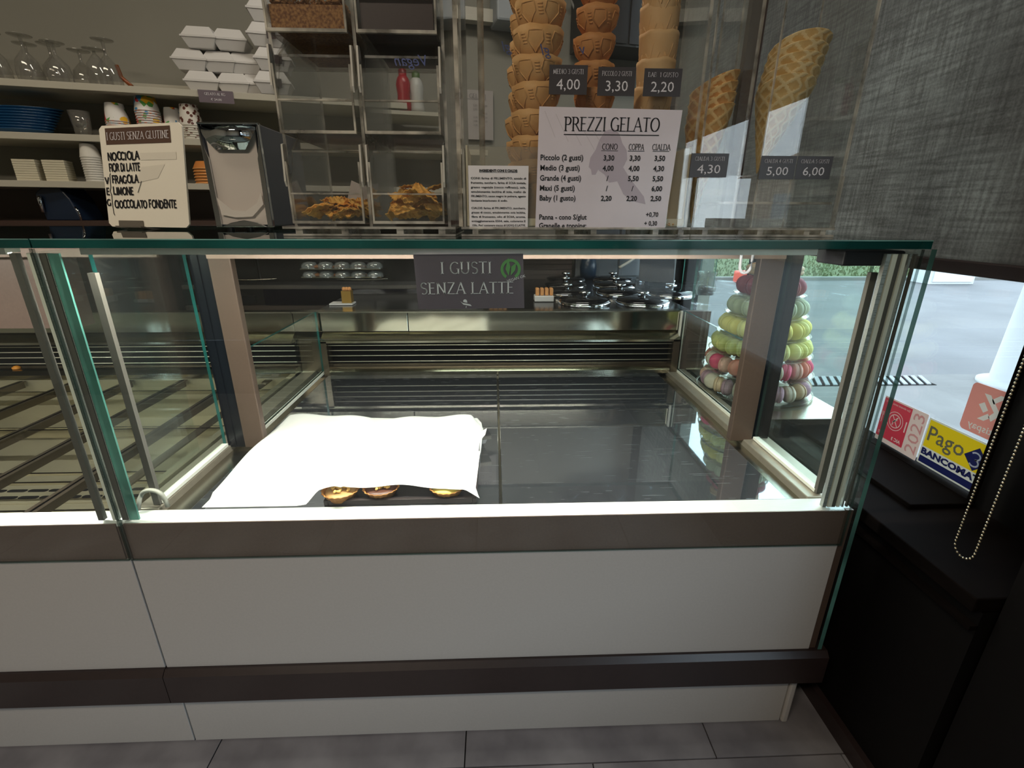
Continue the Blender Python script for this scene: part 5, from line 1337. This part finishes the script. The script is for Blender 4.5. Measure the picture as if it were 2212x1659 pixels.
# second price list taped to the wall far behind
t = thing('wall_price_list', 'small faded price list hanging on the back wall', 'sign', tuple(bw(aX(-.16), .24, 1.49)))
obj('sheet', MB().obox(bw(aX(-.17), .25, 1.485), U*.235, Nn*.001, (0,0,.215)), mat('faded_paper', (160, 154, 150), .6), t)
sh = Sheet(bw(aX(-.17), .249, 1.485), U, (0,0,1), Nn, .001)
sh.caps('PREZZI GELATI', .115, .180, .018, align='c', width=.17, thick=.12, thin=.06); sh.rect(.03,.174,.20,.176)
for i in range(6):
    sh.rect(.012, .145-.017*i, .012+.03, .151-.017*i)
    for cx in (.095,.145,.195):
        if (i+int(cx*100)) % 4: sh.text('3,30', cx, .145-.017*i, .012, align='c')
obj('lettering', sh.mb, INKG, t)
# upper white beam, air unit, dome camera and hanging cable on the wall right of the dispenser
t = thing('wall_unit', 'pale grey wall unit and white beam high on the back wall', 'air unit', tuple(bw(.75, .2, 1.9)))
obj('beam', MB().obox(bw(aX(-.25), .20, 1.965), U*.36, -Nn*.05, (0,0,.05)), WT, t)
obj('housing', MB().obox(bw(aX(.05), .12, 1.95), U*.16, -Nn*.14, (0,0,.40)), mat('pale_blue_grey', (150, 156, 160), .5), t, bevel=.01)
t = thing('dome_lamp', 'small chrome dome lamp on the back wall behind the cones', 'lamp', tuple(bw(aX(.31), .2, 1.95)))
obj('ring', MB().lathe([(0,0),(.035,0),(.03,.012),(0,.02)], n=20).xform(Matrix.Rotation(PI/2, 4, 'X')), M['chrome'], t, local=True)
obj('bulb', MB().lathe([(0,.03),(.014,.026),(.02,.012),(.02,.0)], n=16).xform(Matrix.Rotation(PI/2, 4, 'X')), mat('frosted_bulb', (180, 180, 176), .2), t, local=True)
o = obj('hanging_cable', MB().tube([tuple(bw(aX(.42)+.30*q/10, .22, 2.1-.30*math.sin(q/10*PI/2)-.0*q)) for q in range(11)], .006, 8), mat('grey_cable', (130, 128, 122), .5)); tag(o, 'grey cable hanging across the back wall behind the cones', 'cable')
# dark wall cabinet right of the cone stand
t = thing('wall_cabinet', 'dark wall cabinet behind the right-hand cones', 'cabinet', tuple(bw(aX(.62), .05, 1.5)))
obj('cabinet_body', MB().obox(bw(aX(.44), .06, 1.88), U*.42, -Nn*.19, (0,0,.7)), mat('charcoal_cabinet', (44, 42, 40), .5), t)
obj('cabinet_door', MB().obox(bw(aX(.45), .055, 1.89), U*.195, -Nn*.004, (0,0,.68)), mat('charcoal_door', (50, 47, 45), .45), t)
obj('cabinet_door', MB().obox(bw(aX(.655), .055, 1.89), U*.195, -Nn*.004, (0,0,.68)), bpy.data.materials['charcoal_door'], t)

# ---- behind the case, below worktop height
ov = thing('pastry_oven', 'black built-in oven with curved grey handles behind the case', 'oven', (-.85, 2.12, 0))
OB = mat('oven_black', (32, 30, 30), .3); 
obj('oven_body', MB().box(-1.35, -.05, 2.13, 2.20, .62, 1.04), OB, ov)
for x0, x1 in ((-1.33,-1.01),(-1.0,-.53),(-.52,-.07)): obj('oven_door', MB().box(x0, x1, 2.118, 2.129, .858, .955), mat('oven_glass', (24, 23, 24), .12), ov, bevel=.002)
for x0, x1 in ((-1.18,-.93),(-.68,-.46)):
    obj('handle', MB().tube([(x0+(x1-x0)*q/8, 2.108-.012*math.sin(q/8*PI), .871-.004*math.sin(q/8*PI)) for q in range(9)], .0022, 6), M['steelmid'], ov)
obj('control_strip', MB().box(-1.34, -.06, 2.116, 2.129, .826, .842), mat('grey_strip', (70, 66, 62), .4), ov)
obj('lower_panel', MB().box(-1.0, -.30, 2.117, 2.129, .757, .824), mat('navy_gloss', (16, 14, 24), .1), ov)
obj('base_strip', MB().box(-1.34, -.06, 2.112, 2.129, .725, .754), mat('brown_strip', (66, 56, 50), .45), ov)
dp = obj('display', MB().box(-1.145, -1.04, 2.1165, 2.129, .765, .795), M['black'], ov)
rl = newmat('red_digits')[0]; rb_ = rl.node_tree.nodes['Principled BSDF']; rb_.inputs['Emission Color'].default_value = (1,.01,.02,1); rb_.inputs['Emission Strength'].default_value = 1.2
sh = Sheet((-1.118,2.116,.774), (1,0,0), (0,0,1), (0,-1,0)); sh.text('45', 0, 0, .022, bold=.04); obj('digits', sh.mb, rl, dp)
# plated glass trays with rolls on the oven shelf
for z, lab in ((.915, 'upper tray of small pastries in clear scalloped domes by the oven'), (.882, 'lower tray of small pastries in clear scalloped domes by the oven')):
    t = thing('pastry_tray', lab, 'tray', (-.64, 2.07, z))
    obj('tray_body', MB().box(-.16, .17, -.03, .03, 0, .005), M['steel'], t, local=True, bevel=.001)
    for i in range(5): obj('dome', MB().lathe([(.034,0),(.033,.012),(.024,.022),(0,.026)], (-.13+.067*i,0,.005 if z > .9 else .001), 16), glass('dome_glass', (.8,.85,.86), .2, haze=.25, hazec=(.55,.62,.64)) if i == 0 else bpy.data.materials.get('dome_glass'), t, local=True)
    for i in range(3): obj('pastry', MB().lathe([(0,0),(.018,.002),(.017,.009),(0,.014)], (-.10+.09*i,-.004,.005), 10, sx=1.4), mat('brown_pastry', (120, 78, 44), .6), t, local=True)
t = thing('gold_gift_box', 'small gold box with nuts standing on the ledge behind the case', 'box', (-.56, 1.80, .815))
obj('gold_tray', MB().box(-.005,.03,-.01,.02,.006,.05), mat('gold_card', (168, 132, 62), .3, .6), t, local=True)
obj('white_base', MB().box(-.05,.035,-.02,.03,0,.005), FM, t, local=True)
for i in range(3): obj('nut', MB().lathe([(0,0),(.008,.006),(.006,.014),(0,.016)], (.004+.010*i,0,.048), 8), M['coneb'], t, local=True)
for i, x in enumerate((.02, .20)):
    t = thing('biscuit_pack', ('left' if i == 0 else 'right')+' pack of golden biscuits on the dark ledge behind the case', 'biscuits', (x, 1.86, .815))
    obj('pack_base', MB().box(-.045,.03,-.02,.03,0,.012 if i == 0 else .022), FM, t, local=True, bevel=.003)
    for q in range(4): obj('biscuit', MB().box(-.04+.018*q,-.026+.018*q,-.012,.022,.012+.01*i,.040+.01*i), M['coneb'], t, local=True, bevel=.004)
# counter with round black lids
lc = thing('tub_counter', 'black counter with sunken ice-cream tubs behind the case', 'counter', (.4, 2.1, 0))
obj('counter_top', MB().box(-.62, .70, 1.668, 2.11, .796, .8135).box(.02, .925, 2.11, 2.545, .796, .8135), mat('black_counter', (26, 25, 27), .18), lc)
obj('carcass', MB().box(.02, .70, 2.13, 2.54, .0, .795), M['black'], lc)
tl = None
LB = mat('black_lid', (22, 22, 25), .12)
lids = [(.34,1.80),(.56,1.79),(.305,2.02),(.53,2.01),(.735,1.98),(.33,2.24),(.56,2.23),(.36,2.44),(.60,2.44),(.82,2.44)]
for i, (x, y) in enumerate(lids):
    if tl is None:
        tl = thing('ice_cream_tub', 'black round covered tub with a chrome rim on the counter behind', 'tub', (x, y, .814), 0, 'covered tubs on the back counter')
        obj('collar', MB().lathe([(.098,0),(.100,.012),(.094,.016),(.09,.010)], n=40), M['chrome'], tl, local=True)
        obj('cover', MB().lathe([(.096,.014),(.094,.020),(.05,.026),(0,.028)], n=40), LB, tl, local=True)
        obj('knob', MB().lathe([(.010,.026),(.009,.036),(.022,.040),(.022,.046),(0,.049)], n=20), M['chrome'], tl, local=True)
    else: dup(tl, (x, y, .814), (0,0,i))
    tl_n = ('left in the front row','right in the front row','left in the second row','middle in the second row','right in the second row','left in the third row','right in the third row','left in the last row','middle in the last row','right in the last row')[i]
    [o_ for o_ in bpy.data.objects if o_.name.startswith('ice_cream_tub')][-1]['label'] = 'black round covered tub with a chrome rim, ' + tl_n
# monitor-like black panels and clear box at the right
t = thing('clear_box', 'clear glass box standing on the counter beside the window', 'box', (.78, 2.05, .8137))
obj('glass_panes', MB().box(.845,.925,2.0,2.003,.814,.975,0,'y',1).box(.845,.848,2.003,2.15,.814,.975,0,'x',1).box(.922,.925,2.003,2.15,.814,.975,0,'x',1), [M['glass'], M['teal2']], t)
t = thing('black_screen', 'black tilted screen behind the case at the right', 'screen', (.80, 2.35, .8137))
obj('panel', MB().obox((.70,2.33,.83), (.14,-.09,0), (0,.01,.13), (.01,.012,0)), mat('screen_black', (26, 28, 34), .25), t, bevel=.002)
obj('foot', MB().box(.74,.82,2.28,2.36,.8137,.83), M['black'], t)
t = thing('paper_bag', 'crumpled clear bag of dark sweets beside the window', 'bag', (.90, 2.02, .8137))
obj('bag_body', MB().lathe([(0,0),(.035,.0),(.042,.03),(.030,.07),(.038,.095)], (0,0,0), 12), GG, t, local=True)
obj('sweets', MB().lathe([(0,.001),(.031,.001),(.034,.03),(0,.04)], (0,0,0), 10), M['blackgloss'], t, local=True)
# ladle-like white scoop handles and blue jar behind the lids
t = thing('white_hose', 'white curved hose behind the tub lids', 'hose', (.60, 2.55, .82))
obj('hose', MB().tube([(.66+.10*math.sin(q/10*PI/2), 2.56, .97-.13*(1-math.cos(q/10*PI/2))) if False else (.78-.12*q/10, 2.56, .98-.11*(q/10)**.6) for q in range(11)], .008, 8), mat('white_rubber', (190, 188, 180), .5), t)
t = thing('blue_jar', 'dark blue jar behind the tub lids', 'jar', (.50, 2.58, .8137))
obj('jar_body', MB().lathe([(0,0),(.04,0),(.045,.06),(.035,.11),(0,.12)], n=20), mat('blue_jar_plastic', (40, 58, 78), .3), t, local=True)
obj('lid', MB().lathe([(.037,.11),(.037,.125),(0,.128)], n=20), M['black'], t, local=True)
t = thing('equipment_cabinet', 'dark brown slatted cabinet behind the lids', 'cabinet', (.3, 2.62, .0))
obj('cabinet_body', MB().box(.0, .42, 2.62, 2.66, .80, 1.06), mat('brown_slats', (70, 60, 56), .5), t)
for i in range(8): obj('slat', MB().box(.002,.418,2.614,2.62,.83+.028*i,.852+.028*i), bpy.data.materials['brown_slats'], t)
t = thing('grey_appliance', 'grey two-door appliance behind the black screen', 'appliance', (.65, 2.64, .0))
obj('appliance_body', MB().box(.44, .90, 2.63, 2.68, .80, 1.2), mat('grey_enamel', (92, 98, 104), .4), t)
for x0, x1 in ((.45,.665),(.675,.89)): obj('door', MB().box(x0,x1,2.624,2.63,.82,1.18), bpy.data.materials['grey_enamel'], t, bevel=.003)
